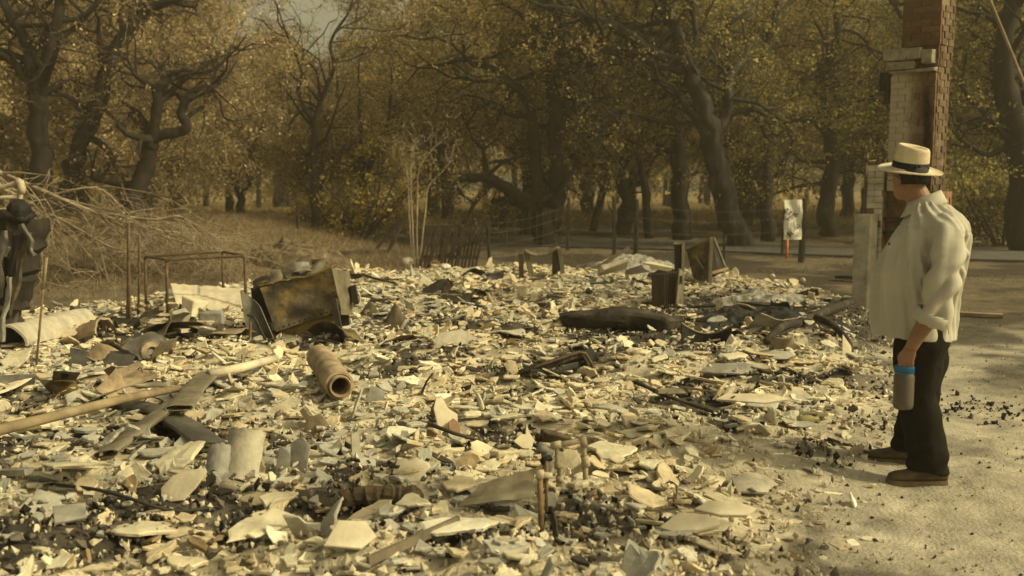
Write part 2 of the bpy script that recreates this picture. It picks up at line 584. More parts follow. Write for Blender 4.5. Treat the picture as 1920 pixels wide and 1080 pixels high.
def catmull(pts, sub=4):
    pts = [Vector(p) for p in pts]
    out = []
    for i in range(len(pts) - 1):
        p0 = pts[max(i - 1, 0)]; p1 = pts[i]; p2 = pts[i + 1]; p3 = pts[min(i + 2, len(pts) - 1)]
        for k in range(sub):
            t = k / sub
            out.append(0.5 * ((2 * p1) + (p2 - p0) * t + (2 * p0 - 5 * p1 + 4 * p2 - p3) * t * t + (3 * p1 - p0 - 3 * p2 + p3) * t ** 3))
    out.append(pts[-1])
    return out


def lerp_list(vals, n):
    x = np.linspace(0, len(vals) - 1, n)
    return np.interp(x, range(len(vals)), vals).tolist()

# ---------------------------------------------------------------- ground, road, hill
BURNT = [(1440, 590, 1.9, 1.5, 1.2), (1560, 620, .8, .8, 1), (1340, 560, .8, .9, .8), (1180, 600, 1.3, .8, .9), (960, 575, 1.2, .7, .8), (1000, 690, .8, .8, .8), (250, 600, 1.0, .8, .9), (420, 640, .9, .8, .8),
         (1080, 990, .35, .3, .8), (330, 960, .4, .3, .8), (640, 960, .4, .35, .8), (800, 560, .8, .7, .6), (900, 680, .6, .5, .7), (1300, 750, .5, .4, .4),
         (760, 600, .7, .5, .8), (300, 800, .5, .35, .7), (820, 800, .3, .3, .5), (1240, 1010, .4, .2, .6), (100, 860, .4, .3, .6), (900, 1040, .35, .2, .7), (560, 600, .6, .5, .8)]
BZ = [(gp(a, b, .1), w, h, k) for a, b, w, h, k in BURNT]


def dark_np(x, y):
    """how burnt black the debris is at a place"""
    x = np.asarray(x, float); y = np.asarray(y, float)
    d = np.zeros(x.shape)
    for p, w, h, k in BZ:
        q = ((x - p.x) / w) ** 2 + ((y - p.y) / h) ** 2
        d = np.maximum(d, k * np.exp(-q * 1.2))
    d = d * (.35 + 1.3 * fbm(x * 2.6, y * 2.6, 131, 3))
    return np.clip(np.maximum(d, .85 * sstep(.59, .70, fbm(x * 1.5, y * 1.5, 137, 3))), 0, 1)


def build_ground():
    rows = []
    y = -25.0
    while y < 2.4:
        rows.append(y); y += 1.5 if y < -2 else 0.5
    y = 2.6
    while y < 400:
        rows.append(y)
        y += max(0.022, 0.0052 * y) if y < 26 else 0.03 * y
    rows = np.array(rows)
    nx = 560
    s = np.linspace(-1, 1, nx)
    s = 0.62 * s + 0.38 * np.sign(s) * np.abs(s) ** 5
    W = np.where(rows < 2.5, 30 + 2 * np.abs(rows), np.clip(1.15 * rows + 2.0, 5.5, None))
    X = s[None, :] * W[:, None]
    Y = np.repeat(rows[:, None], nx, 1)
    Z = Hnp(X, Y)
    sd = rub_sd(X, Y)
    m = sstep(-0.35, 0.35, sd + 0.8 * (fbm(X * 1.3, Y * 1.3, 31) - 0.5))
    def c(r, g, b): return np.array([r, g, b])[None, None, :]
    n1 = fbm(X * 0.7, Y * 0.7, 41)[..., None]
    n2 = fbm(X * 2.3, Y * 2.3, 43)[..., None]
    n3 = fbm(X * 9, Y * 9, 47)[..., None]
    # bare pale dirt with scorched patches
    dirt = c(.44, .395, .305) * (0.5 + 0.35 * n3 + .6 * n2)
    sc = sstep(.45, .60, n1 + .25 * (n2 - .5)) * 0.9 * sstep(6.0, 8.0, Y)[..., None]
    sc2 = sstep(.60, .72, n2) * 0.5
    dirt = dirt * (1 - np.maximum(sc, sc2)) + c(.085, .077, .06) * (.6 + .8 * n3) * np.maximum(sc, sc2)
    # ash between the shards
    ash = c(.50, .44, .32) * (0.65 + 0.7 * n3)
    bl = np.maximum(sstep(.62, .74, n2) * .6, sstep(.25, .7, dark_np(X, Y))[..., None] * .93)
    ash = ash * (1 - bl) + c(.035, .03, .024) * bl
    # burnt yard behind the house
    yard = c(.135, .108, .07) * (0.45 + .6 * n2 + .6 * n3)
    yp = sstep(.50, .62, n1)
    yard = yard * (1 - yp) + c(.055, .045, .032) * yp
    yd = sstep(8.8, 12, Y + 1.5 * (n1[..., 0] - .5))[..., None]
    base = dirt * (1 - yd) + yard * yd
    # sunlit dry field beyond the wood
    fld = sstep(36, 48, Y)[..., None]
    base = base * (1 - fld) + c(.24, .175, .075) * (0.7 + 0.5 * n2) * fld
    # dry brush bank at the left
    bk = (sstep(13.5, 17, Y) * sstep(-1.0, -4, X) * (1 - sstep(25, 32, Y)))[..., None]
    base = base * (1 - bk) + c(.19, .14, .08) * (0.6 + 0.7 * n2) * bk
    col = base * (1 - m[..., None]) + ash * m[..., None]
    v = np.stack([X, Y, Z], -1).reshape(-1, 3)
    nr = len(rows)
    i = (np.arange(nr - 1)[:, None] * nx + np.arange(nx - 1)[None, :]).ravel()
    f = np.stack([i, i + 1, i + nx + 1, i + nx], 1)
    o = mesh_np("ground", v, f, M['ground'])
    me = o.data
    a = me.attributes.new("col", 'FLOAT_COLOR', 'POINT')
    cc = np.ones((len(v), 4), np.float32); cc[:, :3] = col.reshape(-1, 3)
    a.data.foreach_set("color", cc.ravel())
    me.polygons.foreach_set("use_smooth", np.ones(len(me.polygons), bool))
    tag(o, kind='structure')
    # road
    c0 = [gp(a, b) for a, b in [(2900, 500), (2300, 488), (1900, 481), (1600, 473), (1400, 466), (1100, 457), (700, 451), (300, 448), (-300, 447)]]
    pts = catmull(c0, 8)
    mb = MB()
    grid = []
    for k, p in enumerate(pts):
        d = (pts[min(k + 1, len(pts) - 1)] - pts[max(k - 1, 0)]); d.z = 0
        n = Vector((-d.y, d.x, 0)).normalized()
        grid.append([Vector((p.x, p.y, 0.02 + 0.035 * (1 - abs(j) / 1.0))) + n * (1.75 * j) for j in (-1, -.5, 0, .5, 1)])
    mb.sheet(grid, 0.06)
    r = mb.build("road", M['asphalt'], origin=(0, 0, 0)); tag(r, kind='structure')
    # far scrub hill
    xs = np.linspace(-420, 420, 60); ys = np.linspace(180, 420, 14)
    XX, YY = np.meshgrid(xs, ys)
    ZZ = -2 + 30 * np.sin(np.clip((YY - 180) / 240, 0, 1) * math.pi / 2) * (0.55 + 0.7 * fbm(XX * .008, YY * .008, 77))
    v = np.stack([XX, YY, ZZ], -1).reshape(-1, 3)
    i = (np.arange(13)[:, None] * 60 + np.arange(59)[None, :]).ravel()
    f = np.stack([i, i + 1, i + 61, i + 60], 1)
    h = mesh_np("hill", v, f, M['hill']); h.data.polygons.foreach_set("use_smooth", np.ones(len(h.data.polygons), bool))
    tag(h, kind='structure')


build_ground()

# ---------------------------------------------------------------- rubble: broken plaster and tile
PAL = {'cream': (.68, .61, .44), 'white': (.76, .71, .56), 'tan': (.56, .465, .31), 'grey': (.46, .44, .365), 'dark': (.05, .043, .034), 'brown': (.27, .19, .105)}


def shard_geo(rng, r, thick, bend, n=None):
    """one broken flake: ragged outline, slightly bowed face, chipped rim"""
    n = n or rng.randint(4, 7)
    asp = rng.uniform(.42, .95)
    a0 = rng.uniform(0, 6.28)
    angs = [a0 + 2 * math.pi * (k + rng.uniform(-.38, .38)) / n for k in range(n)]
    rr = [r * rng.uniform(.55, 1.2) for _ in angs]
    pts = [(q * math.cos(a), q * math.sin(a) * asp) for q, a in zip(rr, angs)]
    if r > .04:
        more = []
        for k in range(n):
            x1, y1 = pts[k]; x2, y2 = pts[(k + 1) % n]
            more.append((x1, y1))
            w = math.hypot(x2 - x1, y2 - y1)
            m_ = 2 if (r > .075 and w > r * .7) else 1
            for q in range(m_):
                t = (q + 1) / (m_ + 1) + rng.uniform(-.1, .1)
                o = rng.uniform(-.10, .12) * w
                more.append((x1 + (x2 - x1) * t + (y2 - y1) / (w + 1e-6) * o, y1 + (y2 - y1) * t - (x2 - x1) / (w + 1e-6) * o))
        pts = more
    n = len(pts)
    ph = rng.uniform(0, 6.28); cph, sph = math.cos(ph), math.sin(ph)
    def zb(x, y):
        t = x * cph + y * sph
        return -bend * t * t / r
    nz = .12 * thick
    vs = [(0, 0, rng.uniform(-nz, nz))]
    for f_ in (.5, .93):
        for x, y in pts:
            vs.append((x * f_, y * f_, zb(x * f_, y * f_) + rng.uniform(-nz, nz)))
    for x, y in pts:
        vs.append((x, y, zb(x, y) - thick * .28))
    for x, y in pts:
        q = rng.uniform(.86, .99)
        vs.append((x * q, y * q, zb(x, y) - thick))
    fs = []
    for k in range(n):
        k2 = (k + 1) % n
        fs.append((0, 1 + k, 1 + k2))
        for L in range(3):
            fs.append((1 + L * n + k, 1 + (L + 1) * n + k, 1 + (L + 1) * n + k2, 1 + L * n + k2))
    fs.append(tuple(1 + 3 * n + k for k in reversed(range(n))))
    return vs, fs


def build_rubble():
    rng = random.Random(11)
    specs = []
    def darkness(x, y): return float(dark_np(np.array([x]), np.array([y]))[0])
    cand = []
    N = 90000
    xs = np.array([rng.uniform(-13, 9) for _ in range(N)]); ys = np.array([rng.uniform(2.7, 19) for _ in range(N)])
    sd = rub_sd(xs, ys)
    hh = Hnp(xs, ys)
    cl = fbm(xs * 1.1, ys * 1.1, 61)
    tone = fbm(xs * .8, ys * .8, 67); tone2 = fbm(xs * 2.2, ys * 2.2, 69)
    dks = dark_np(xs, ys)
    wide = np.abs(xs) < 0.62 * ys + 1.2
    for i in range(N):
        if not wide[i]: continue
        s = sd[i] + 0.9 * (cl[i] - .45)
        edge = 1.0 if s > 0.25 else (math.exp(-((0.25 - s) / 0.38) ** 2) * 0.55)
        if edge < 0.02 or rng.random() > edge: continue
        dk = float(dks[i])
        if rng.random() < dk * 0.75: continue
        u = rng.random()
        if u < .52: r = rng.uniform(.018, .042)
        elif u < .88: r = rng.uniform(.042, .082)
        else: r = rng.uniform(.08, .118) if rng.random() < .85 else rng.uniform(.115, .15)
        if s < .2: r = min(r, .07) * .8
        if r < .03 and ys[i] > 9: continue
        t = rng.random(); w = tone[i] + 0.5 * (tone2[i] - .5)
        if rng.random() < dk * 1.1 or rng.random() < .02: k = 'dark' if rng.random() < .55 else ('grey' if rng.random() < .6 else 'brown')
        elif w > .57: k = 'grey' if t < .62 else ('cream' if t < .9 else 'tan')
        elif w < .44: k = 'tan' if t < .5 else ('brown' if t < .55 else 'cream')
        else: k = 'cream' if t < .55 else ('white' if t < .75 else ('tan' if t < .87 else 'grey'))
        f = rng.uniform(.82, 1.1); fr = rng.uniform(.97, 1.03)
        col = tuple(min(.85, q * f) for q in PAL[k]); col = (col[0] * fr, col[1], col[2] / fr)
        st = rng.random()
        if st < .05: tilt = rng.uniform(50, 82)
        elif st < .36: tilt = rng.uniform(14, 38)
        else: tilt = abs(rng.gauss(0, 9))
        if r > .07 and k in ('dark', 'brown'): k = 'tan'; col = PAL['tan']
        bend = rng.uniform(.08, .38) * rng.choice((1, 1, -1)) if rng.random() < .5 else rng.uniform(-.08, .06)
        th = rng.uniform(.008, .017) * (1.35 if r > .08 else 1)
        dz = (rng.uniform(-.014, .008) if rng.random() < .42 else rng.uniform(-.004, .055)) * min(1.0, max(.1, s * 2 + .2)) + (math.sin(math.radians(tilt)) * r * .45)
        px, py = to_px((xs[i], ys[i], hh[i]))
        inv = -60 < px < 1980 and py < 1120
        specs.append((r / ys[i] if inv else 0, xs[i], ys[i], hh[i] + dz, r, th, bend, tilt, rng.uniform(0, 360), rng.uniform(0, 360), k, col))
    specs.sort(key=lambda q: -q[0])
    lab = {'cream': ('cream broken plaster shard lying loose in the rubble', 'cream shards in the rubble'),
           'white': ('near-white broken plaster shard lying loose in the rubble', 'near-white shards in the rubble'),
           'tan': ('tan broken plaster shard lying loose in the rubble', 'tan shards in the rubble'),
           'grey': ('grey broken plaster shard lying loose in the rubble', 'grey shards in the rubble'),
           'dark': ('blackened shard lying loose in the rubble', 'blackened shards in the rubble'),
           'brown': ('brown scorched shard lying loose in the rubble', 'brown shards in the rubble')}
    KEEP = 290
    stuff = MB()
    for idx, (key, x, y, z, r, th, bend, tilt, ya, ta, k, col) in enumerate(specs):
        vs, fs = shard_geo(rng, r, th, bend)
        R = Matrix.Rotation(math.radians(ta), 3, 'Z') @ Matrix.Rotation(math.radians(tilt), 3, 'X') @ Matrix.Rotation(math.radians(ya), 3, 'Z')
        p = Vector((x, y, z))
        if idx < KEEP:
            mb = MB(); mb.add([p + R @ Vector(q) for q in vs], fs, col)
            o = mb.build("plaster_shard", M['shard'], origin=p, fix=False)
            tag(o, lab[k][0], 'shard', lab[k][1])
        else:
            stuff.add([p + R @ Vector(q) for q in vs], fs, col)
    o = stuff.build("rubble", M['shard'], origin=(0, 0, 0), fix=False)
    tag(o, 'small broken plaster and tile pieces covering the ash of the burnt house', 'rubble', kind='stuff')
    # charcoal lumps and grit
    mb = MB()
    cnt = 0
    while cnt < 25000:
        y = 3.0 + 12.0 * rng.random() ** 1.5; x = rng.uniform(-.58, .60) * y
        dk = darkness(x, y)
        s = float(rub_sd(np.array([x]), np.array([y]))[0])
        onr = s > -0.25
        pr = (0.4 + .6 * dk) if onr else (.12 if fbm(np.array([x * 1.5]), np.array([y * 1.5]), 91)[0] < .52 else .45)
        if rng.random() > pr: cnt += .3; continue
        cnt += 1
        r = (.005 + .022 * rng.random() ** 1.8) * (1 if onr else .75)
        z = H(x, y) + rng.uniform(0, .035 if onr else .004) + .004
        cen = Vector((x, y, z))
        R = rotm(rng.uniform(0, 360), rng.uniform(0, 360), rng.uniform(0, 360))
        q = rng.random()
        if onr: col = ((.02, .018, .016) if q < .02 + .26 * dk else ((.14, .122, .095) if q < .25 + .5 * dk else (.58, .51, .37)))
        else: col = (.05, .043, .034) if q < .22 else ((.2, .16, .11) if q < .6 else (.5, .42, .3)); r = r * (.55 if q > .05 else .9)
        oc = [Vector((r * rng.uniform(.7, 1.5), 0, 0)), Vector((-r * rng.uniform(.7, 1.5), 0, 0)), Vector((r * rng.uniform(-.3, .3), r * rng.uniform(.6, 1.1), 0)), Vector((0, -r * rng.uniform(.6, 1.1), r * .2)), Vector((r * rng.uniform(-.4, .4), 0, r * rng.uniform(.4, .8))), Vector((0, r * rng.uniform(-.3, .3), -r * .6))]
        mb.add([cen + R @ q_ for q_ in oc], [(0, 2, 4), (2, 1, 4), (1, 3, 4), (3, 0, 4), (2, 0, 5), (1, 2, 5), (3, 1, 5), (0, 3, 5)], col)
    for k in range(190):
        t = rng.random(); p = G(1640 + 330 * t, 742 + 45 * t + rng.gauss(0, 14)); r = rng.uniform(.004, .024) * rng.random() + .005
        cen = Vector((p.x + rng.gauss(0, .04), p.y + rng.gauss(0, .05), p.z + r * .4)); R = rotm(rng.uniform(0, 360), rng.uniform(0, 360), rng.uniform(0, 360))
        col = (.025, .022, .018) if rng.random() < .7 else (.16, .13, .095)
        mb.box(cen, (r * 1.6, r * 1.1, r), R, col, jit=r * .35, rng=rng)
    o = mb.build("charcoal_debris", M['shard'], origin=(0, 0, 0), fix=False)
    tag(o, 'charcoal crumbs and grit scattered over the rubble and the bare dirt', 'charcoal', kind='stuff')


build_rubble()


# ---------------------------------------------------------------- trees
LEAFPAL = {
    'tan': [(.46, .36, .19), (.36, .28, .145), (.54, .43, .24), (.27, .21, .11)],
    'olive': [(.23, .185, .07), (.32, .245, .10), (.14, .12, .045), (.46, .345, .14)],
    'green': [(.15, .135, .045), (.21, .18, .06), (.10, .095, .03), (.40, .32, .10)],
    'yellow': [(.36, .28, .06), (.27, .22, .05), (.16, .14, .04), (.42, .31, .09)],
}


def leaf_cloud(name, pts, per, sig, size, pal, rs, parent, droop=0.0, origin=(0, 0, 0), asp=.55, zcut=None):
    P = np.array([tuple(p) for p in pts])
    cnt = np.minimum((rs.rand(len(P)) ** 2.2) * 3.2 * per, per * 3).astype(int)
    ids = np.repeat(np.arange(len(P)), cnt)
    c = P[ids]
    c = c + rs.normal(0, 1, c.shape) * np.array([sig, sig, sig * .8])
    if droop:
        c[:, 2] -= np.abs(rs.normal(0, droop, len(c)))
    n = len(c)
    u = rs.normal(0, 1, (n, 3)); u[:, 2] -= droop * 3
    u /= np.linalg.norm(u, axis=1)[:, None]
    w = rs.normal(0, 1, (n, 3)); w -= u * (w * u).sum(1)[:, None]
    w /= np.linalg.norm(w, axis=1)[:, None]
    s = size * rs.uniform(.55, 1.35, n)[:, None]
    v = np.stack([c - u * s, c + w * s * asp, c + u * s, c - w * s * asp], 1).reshape(-1, 3) - np.array(origin)
    f = np.arange(n * 4).reshape(n, 4)
    pl = np.array(LEAFPAL[pal]) * 1.4
    cluster = rs.randint(0, len(pl), len(P))[ids]
    pick = np.where(rs.rand(n) < .55, cluster, rs.randint(0, len(pl), n))
    col = pl[pick] * rs.uniform(.75, 1.25, n)[:, None]
    return mesh_np(name, v, f, M['leaf'], col, parent=parent)


def twig_cloud(name, pts, per, length, width, cols, rs, parent, droop, origin):
    """fine curly twigs round the branch ends: thin three-piece slivers"""
    P = np.array([tuple(p) for p in pts])
    c = np.repeat(P, per, 0); n = len(c)
    d = rs.normal(0, 1, (n, 3)); d[:, 2] -= droop; d /= np.linalg.norm(d, axis=1)[:, None]
    col = np.array(cols)[rs.randint(0, len(cols), n)] * rs.uniform(.75, 1.25, n)[:, None]
    V = []; C = []
    L = length * rs.uniform(.5, 1.4, n)[:, None] / 3
    w = np.cross(d, rs.normal(0, 1, (n, 3))); w /= np.linalg.norm(w, axis=1)[:, None]
    a = c
    for k in range(3):
        b = a + d * L
        s0 = width * (1 - k / 3.2); s1 = width * (1 - (k + 1) / 3.2)
        V.append(np.stack([a - w * s0, b - w * s1, b + w * s1, a + w * s0], 1).reshape(-1, 3)); C.append(col)
        a = b; d = d + rs.normal(0, .55, (n, 3)); d[:, 2] -= droop * .3; d /= np.linalg.norm(d, axis=1)[:, None]
    v = np.concatenate(V) - np.array(origin)
    f = np.arange(len(v)).reshape(-1, 4)
    return mesh_np(name, v, f, M['twig'], np.concatenate(C), parent=parent)


def grow(rng, p, d, L, r, lev, maxlev, P, lines, tips):
    seg = P['seg'][lev]
    n = max(2, int(round(L / seg)))
    pts = [p.copy()]; rad = [r]
    d = d.normalized()
    for i in range(n):
        k = P['kink'][lev]
        d = (d + Vector((rng.gauss(0, k), rng.gauss(0, k), rng.gauss(0, k) + P['up'][lev]))).normalized()
        p = p + d * (L / n)
        rr = r * (1 - .72 * (i + 1) / n)
        pts.append(p.copy()); rad.append(max(rr, .004))
        if lev < maxlev and (i > 0 or n <= 3):
            nc = P['kids'][lev]
            k_n = int(nc) + (1 if rng.random() < nc - int(nc) else 0)
            for _ in range(k_n):
                q = Vector((rng.gauss(0, 1), rng.gauss(0, 1), rng.gauss(.1, .8))).normalized()
                nd = (d * .55 + q * .9)
                grow(rng, p, nd, L * rng.uniform(.38, .6), max(rr * rng.uniform(.45, .65), .005), lev + 1, maxlev, P, lines, tips)
    lines.append((pts, rad, lev))
    if lev == maxlev:
        tips.extend(pts[1:])


OAK = dict(seg=(.5, .38, .26, .2), kink=(.28, .34, .42, .45), up=(.05, .02, 0, -.03), kids=(.0, 1.0, 1.1, 0))
OAK_DROOP = dict(seg=(.5, .38, .26, .2), kink=(.28, .36, .42, .45), up=(.05, .03, -.06, -.16), kids=(.0, 1.0, 1.1, 0))


def tree(name, label, paths, pal, seed, base, limbs=9, leaves=22, size=.055, limb_len=2.6, style=OAK, bark='bark', group=None,
         sig=.13, droop=0.0, t0=.35, cat='tree', extra_tips=None, limb_scale=1.0, local=False, up=.25, spread=1.0, thin_front=True, front_keep=.25, twigs=0):
    """paths: list of (points, radii, limbs?) in world space; trunk and crown are parts of one tree"""
    rng = random.Random(seed); rs = np.random.RandomState(seed)
    root = thing(name, label, cat, base, group)
    mb = MB(); lines = []; tips = []
    for path in paths:
        pts0, rad0 = path[0], path[1]
        nl = path[2] if len(path) > 2 else limbs
        tt = path[3] if len(path) > 3 else t0
        pts = catmull(pts0, 4)
        rad = lerp_list(rad0, len(pts))
        for k in range(1, len(pts) - 1):
            j = rad[k] * .3
            pts[k] = pts[k] + Vector((rng.uniform(-j, j), rng.uniform(-j, j), rng.uniform(-j, j)))
        rad = [q * rng.uniform(.96, 1.05) for q in rad]
        lines.append((pts, rad, 0))
        n = len(pts)
        for q in range(nl):
            t = tt + (1 - tt) * (q + rng.random()) / nl
            i = min(n - 2, int(t * (n - 1)))
            d = (pts[i + 1] - pts[i]).normalized()
            a = rng.uniform(-.35, 3.5) if thin_front else rng.uniform(0, 6.28)
            side = Vector((math.cos(a), math.sin(a) * .8, rng.uniform(-.15, .55) * up * 4))
            nd = d * .35 + side * spread
            L = limb_len * rng.uniform(.6, 1.15)
            grow(rng, pts[i], nd, L, min(rad[i] * .55, .09) * limb_scale, 1, 3, style, lines, tips)
        # crown at the growing tip
        for _ in range(3):
            q = Vector((rng.gauss(0, .7), rng.gauss(0, .7), rng.uniform(0, 1)))
            grow(rng, pts[-1], (pts[-1] - pts[-2]).normalized() + q, limb_len * .6, rad[-1] * .8, 1, 3, style, lines, tips)
    for pts, rad, lev in lines:
        mb.tube(pts, rad, (12, 6, 4, 3)[lev], cap=(lev == 0))
        if lev == 0:      # knots and flutes in the trunk
            for q in range(len(mb.v) - 12 * len(pts), len(mb.v)):
                i_ = (q - (len(mb.v) - 12 * len(pts))) // 12
                o_ = Vector(mb.v[q]) - pts[i_]
                mb.v[q] = tuple(pts[i_] + o_ * rng.uniform(.82, 1.16))
    mb.build("trunk", M[bark], root, origin=base, smooth=True, fix=False)
    if thin_front and paths:
        yc = sum(p.y for p in paths[0][0]) / len(paths[0][0])
        tips = [t for t in tips if t.y > yc + .1 or rng.random() < front_keep]
    if leaves and tips:
        leaf_cloud("crown", tips, leaves, sig, size, pal, rs, root, droop, origin=base)
    if twigs and tips:
        twig_cloud("twigs", tips, twigs, .55, .006, [(.22, .165, .09), (.30, .23, .13), (.15, .11, .065)] if pal == 'tan' else [(.10, .08, .05), (.16, .125, .075), (.06, .05, .03)], rs, root, .35 if style is OAK_DROOP else .1, base)
    return root


def wp(pts, Y):
    """pixel path at one depth (a per-point depth may be given as the third number)"""
    return [at(p[0], p[1], p[2] if len(p) > 2 else Y) for p in pts]


def px(n, Y):
    return n * Y / F


def hero_trees():
    # 1 forked oak at the far left
    Y = 23.0
    b = Vector((at(77, 445, Y).x, Y, H(at(77, 445, Y).x, Y)))
    tree("oak_tree", "dark forked oak trunk nearest the left edge, its two limbs rising in a V", [
        ([b] + wp([(80, 330), (74, 250), (72, 180)], Y), [.30, .25, .23, .21], 0),
        (wp([(72, 180), (58, 115), (40, 60), (5, 8), (-20, -60, 23.5)], Y), [.19, .16, .13, .1, .06], 9, .2),
        (wp([(72, 180), (88, 110), (105, 40), (120, -40), (140, -120, 22)], Y), [.17, .14, .12, .1, .06], 9, .2),
        (wp([(66, 170), (40, 132), (12, 108), (-30, 90, 22)], Y), [.13, .1, .08, .05], 5, .3)],
        'tan', 101, b, leaves=6, size=.04, style=OAK_DROOP, droop=.22, twigs=4, front_keep=.04)
    # 2 leaning oak
    Y = 24.0
    b = Vector((at(120, 440, Y).x, Y, H(at(120, 440, Y).x, Y)))
    tree("oak_tree", "dark oak leaning to the right, just right of the forked oak at the left edge", [
        ([b] + wp([(128, 350), (150, 275), (184, 190), (203, 120), (230, 65), (285, 15), (350, -10), (420, -60, 25)], Y), [.24, .22, .21, .2, .16, .13, .1, .08, .05], 13, .35),
        (wp([(170, 260), (200, 280), (222, 320), (232, 335)], Y), [.1, .08, .06, .04], 2, .5),
        (wp([(222, 78), (248, 30), (258, -30)], Y), [.1, .08, .05], 5, .2)],
        'tan', 102, b, leaves=6, size=.04, style=OAK_DROOP, droop=.22, twigs=4, front_keep=.04)
    # 3 gnarled oak
    Y = 22.5
    b = Vector((at(248, 440, Y).x, Y, H(at(248, 440, Y).x, Y)))
    tree("oak_tree", "gnarled crooked oak with grey trunk base and zigzag limb, standing behind the fallen branches", [
        ([b] + wp([(252, 390), (268, 330), (277, 290), (285, 262)], Y), [.30, .27, .2, .18, .15], 0),
        (wp([(285, 262), (312, 250), (350, 238), (340, 212), (352, 185), (372, 165), (395, 160)], Y), [.13, .12, .115, .1, .085, .07, .04], 6, .4),
        (wp([(280, 280), (290, 220), (298, 165), (320, 150), (330, 148)], Y), [.13, .12, .12, .07, .04], 5, .3),
        (wp([(297, 168), (275, 155), (255, 142)], Y), [.1, .08, .05], 3, .3),
        (wp([(262, 345), (225, 345), (172, 335)], Y), [.12, .09, .05], 2, .5),
        (wp([(290, 200), (345, 150, 23), (430, 90, 24), (450, 95, 24)], Y), [.08, .06, .05, .03], 5, .3)],
        'tan', 103, b, leaves=5, size=.04, style=OAK_DROOP, droop=.25, limb_len=2.0, twigs=5, front_keep=.04)
    # 4 slim tree centre-left
    Y = 25.0
    b = Vector((at(590, 462, Y).x, Y, 0))
    tree("oak_tree", "slim upright dark oak with thin forking limbs, left of the leafy shrub", [
        ([b] + wp([(590, 400), (588, 300), (592, 230), (600, 190)], Y), [.12, .11, .10, .08, .07], 4, .5),
        (wp([(600, 190), (625, 130), (620, 80), (650, 30)], Y), [.06, .05, .04, .03], 6, .2),
        (wp([(592, 235), (560, 180), (565, 130), (540, 70)], Y), [.06, .05, .04, .03], 6, .2)],
        'tan', 104, b, leaves=7, size=.04, limb_len=2.1, twigs=5)
    # 5 three-stemmed oak in the middle
    Y = 24.5
    b = Vector((at(1020, 462, Y).x, Y, 0))
    tree("oak_tree", "big dark oak in the middle with two upright stems and one low limb arching left", [
        ([b] + wp([(1022, 430), (1018, 395)], Y), [.30, .27, .25], 0),
        (wp([(1035, 420), (1045, 370), (1042, 270), (1034, 170), (1022, 110), (1035, 40), (1020, -50)], Y), [.22, .2, .19, .17, .14, .1, .06], 14, .35),
        (wp([(1012, 420), (1004, 360), (1000, 260), (985, 185), (930, 135), (880, 112), (835, 120)], Y), [.2, .16, .15, .13, .1, .07, .04], 11, .35),
        (wp([(1008, 410), (985, 375), (950, 352), (905, 333), (868, 335), (850, 352)], Y), [.2, .18, .16, .13, .09, .05], 5, .4),
        (wp([(1030, 140), (1075, 130), (1092, 110), (1130, 75, 23.5), (1120, 40, 23)], Y), [.1, .09, .08, .06, .04], 7, .2),
        (wp([(1048, 240), (1090, 215), (1125, 185), (1160, 183)], Y), [.06, .05, .04, .02], 3, .3)],
        'olive', 105, b, leaves=10, size=.042, limb_len=2.5, twigs=2)
    # 6 great oak right of the middle
    Y = 23.5
    b = Vector((at(1388, 466, Y).x, Y, 0))
    tree("oak_tree", "great grey-barked oak right of the middle, trunk leaning left above the burnt cabinet panels", [
        ([b] + wp([(1380, 440), (1362, 375), (1345, 310), (1335, 250), (1312, 185), (1290, 120), (1262, 40), (1245, -40), (1235, -130)], Y), [.36, .30, .275, .265, .25, .22, .18, .15, .12, .08], 13, .55),
        (wp([(1338, 262), (1312, 235), (1285, 195), (1265, 170)], Y), [.16, .14, .1, .05], 4, .4),
        (wp([(1345, 250), (1362, 215), (1368, 150), (1400, 100, 24.5)], Y), [.17, .14, .12, .06], 8, .3),
        (wp([(1285, 120), (1230, 100), (1185, 70), (1130, 40), (1075, 22), (1010, 10)], Y), [.15, .13, .12, .1, .08, .05], 10, .15),
        (wp([(1280, 130), (1225, 118), (1165, 90), (1110, 110), (1085, 130)], Y), [.12, .1, .08, .06, .04], 6, .2),
        (wp([(1360, 215), (1410, 205), (1450, 225), (1480, 230)], Y), [.08, .07, .05, .03], 4, .2)],
        'green', 106, b, leaves=9, size=.042, limb_len=2.7, bark='bark_grey', twigs=2)
    # 7.. dark trunks of the right part
    for (label, path, rad, Y, pal, seed, limbs) in [
        ("straight dark oak trunk close behind and left of the great grey-barked oak", [(1280, 456), (1277, 350), (1268, 250), (1275, 150), (1262, 60), (1300, -60)], [.27, .23, .2, .15, .1, .06], 27, 'olive', 107, 13),
        ("thin leaning dark oak between the two square fence posts and the great oak", [(1218, 447), (1210, 360), (1200, 290), (1215, 200), (1190, 120), (1200, 20)], [.14, .12, .11, .09, .07, .05], 28, 'olive', 108, 10),
        ("slight oak forking low, left of the square fence posts", [(1112, 428), (1128, 372), (1142, 310), (1130, 220), (1150, 120)], [.13, .12, .1, .08, .05], 32, 'olive', 109, 10),
        ("dark oak just right of the great grey-barked oak, its foot in the roadside", [(1440, 448), (1436, 330), (1445, 230), (1430, 120), (1460, 10), (1450, -80)], [.2, .18, .16, .14, .1, .06], 26.5, 'green', 110, 15),
        ("oak with a stout low dark trunk left of the chimney across the road", [(1550, 448), (1552, 380), (1560, 280), (1540, 160), (1570, 60), (1560, -60)], [.3, .25, .2, .16, .11, .07], 29, 'green', 111, 16),
        ("oak behind the chimney, mostly hidden by the brick shaft", [(1700, 452), (1705, 330), (1690, 200), (1710, 80), (1700, -60)], [.22, .2, .17, .13, .08], 27, 'green', 112, 15),
        ("oak in the right corner with crooked bare limbs reaching toward the chimney", [(1925, 455), (1915, 300), (1895, 200), (1885, 90), (1905, -40)], [.34, .28, .25, .2, .12], 22, 'green', 113, 14)]:
        pts = wp(path, Y)
        pts[0].z = H(pts[0].x, pts[0].y)
        extra = []
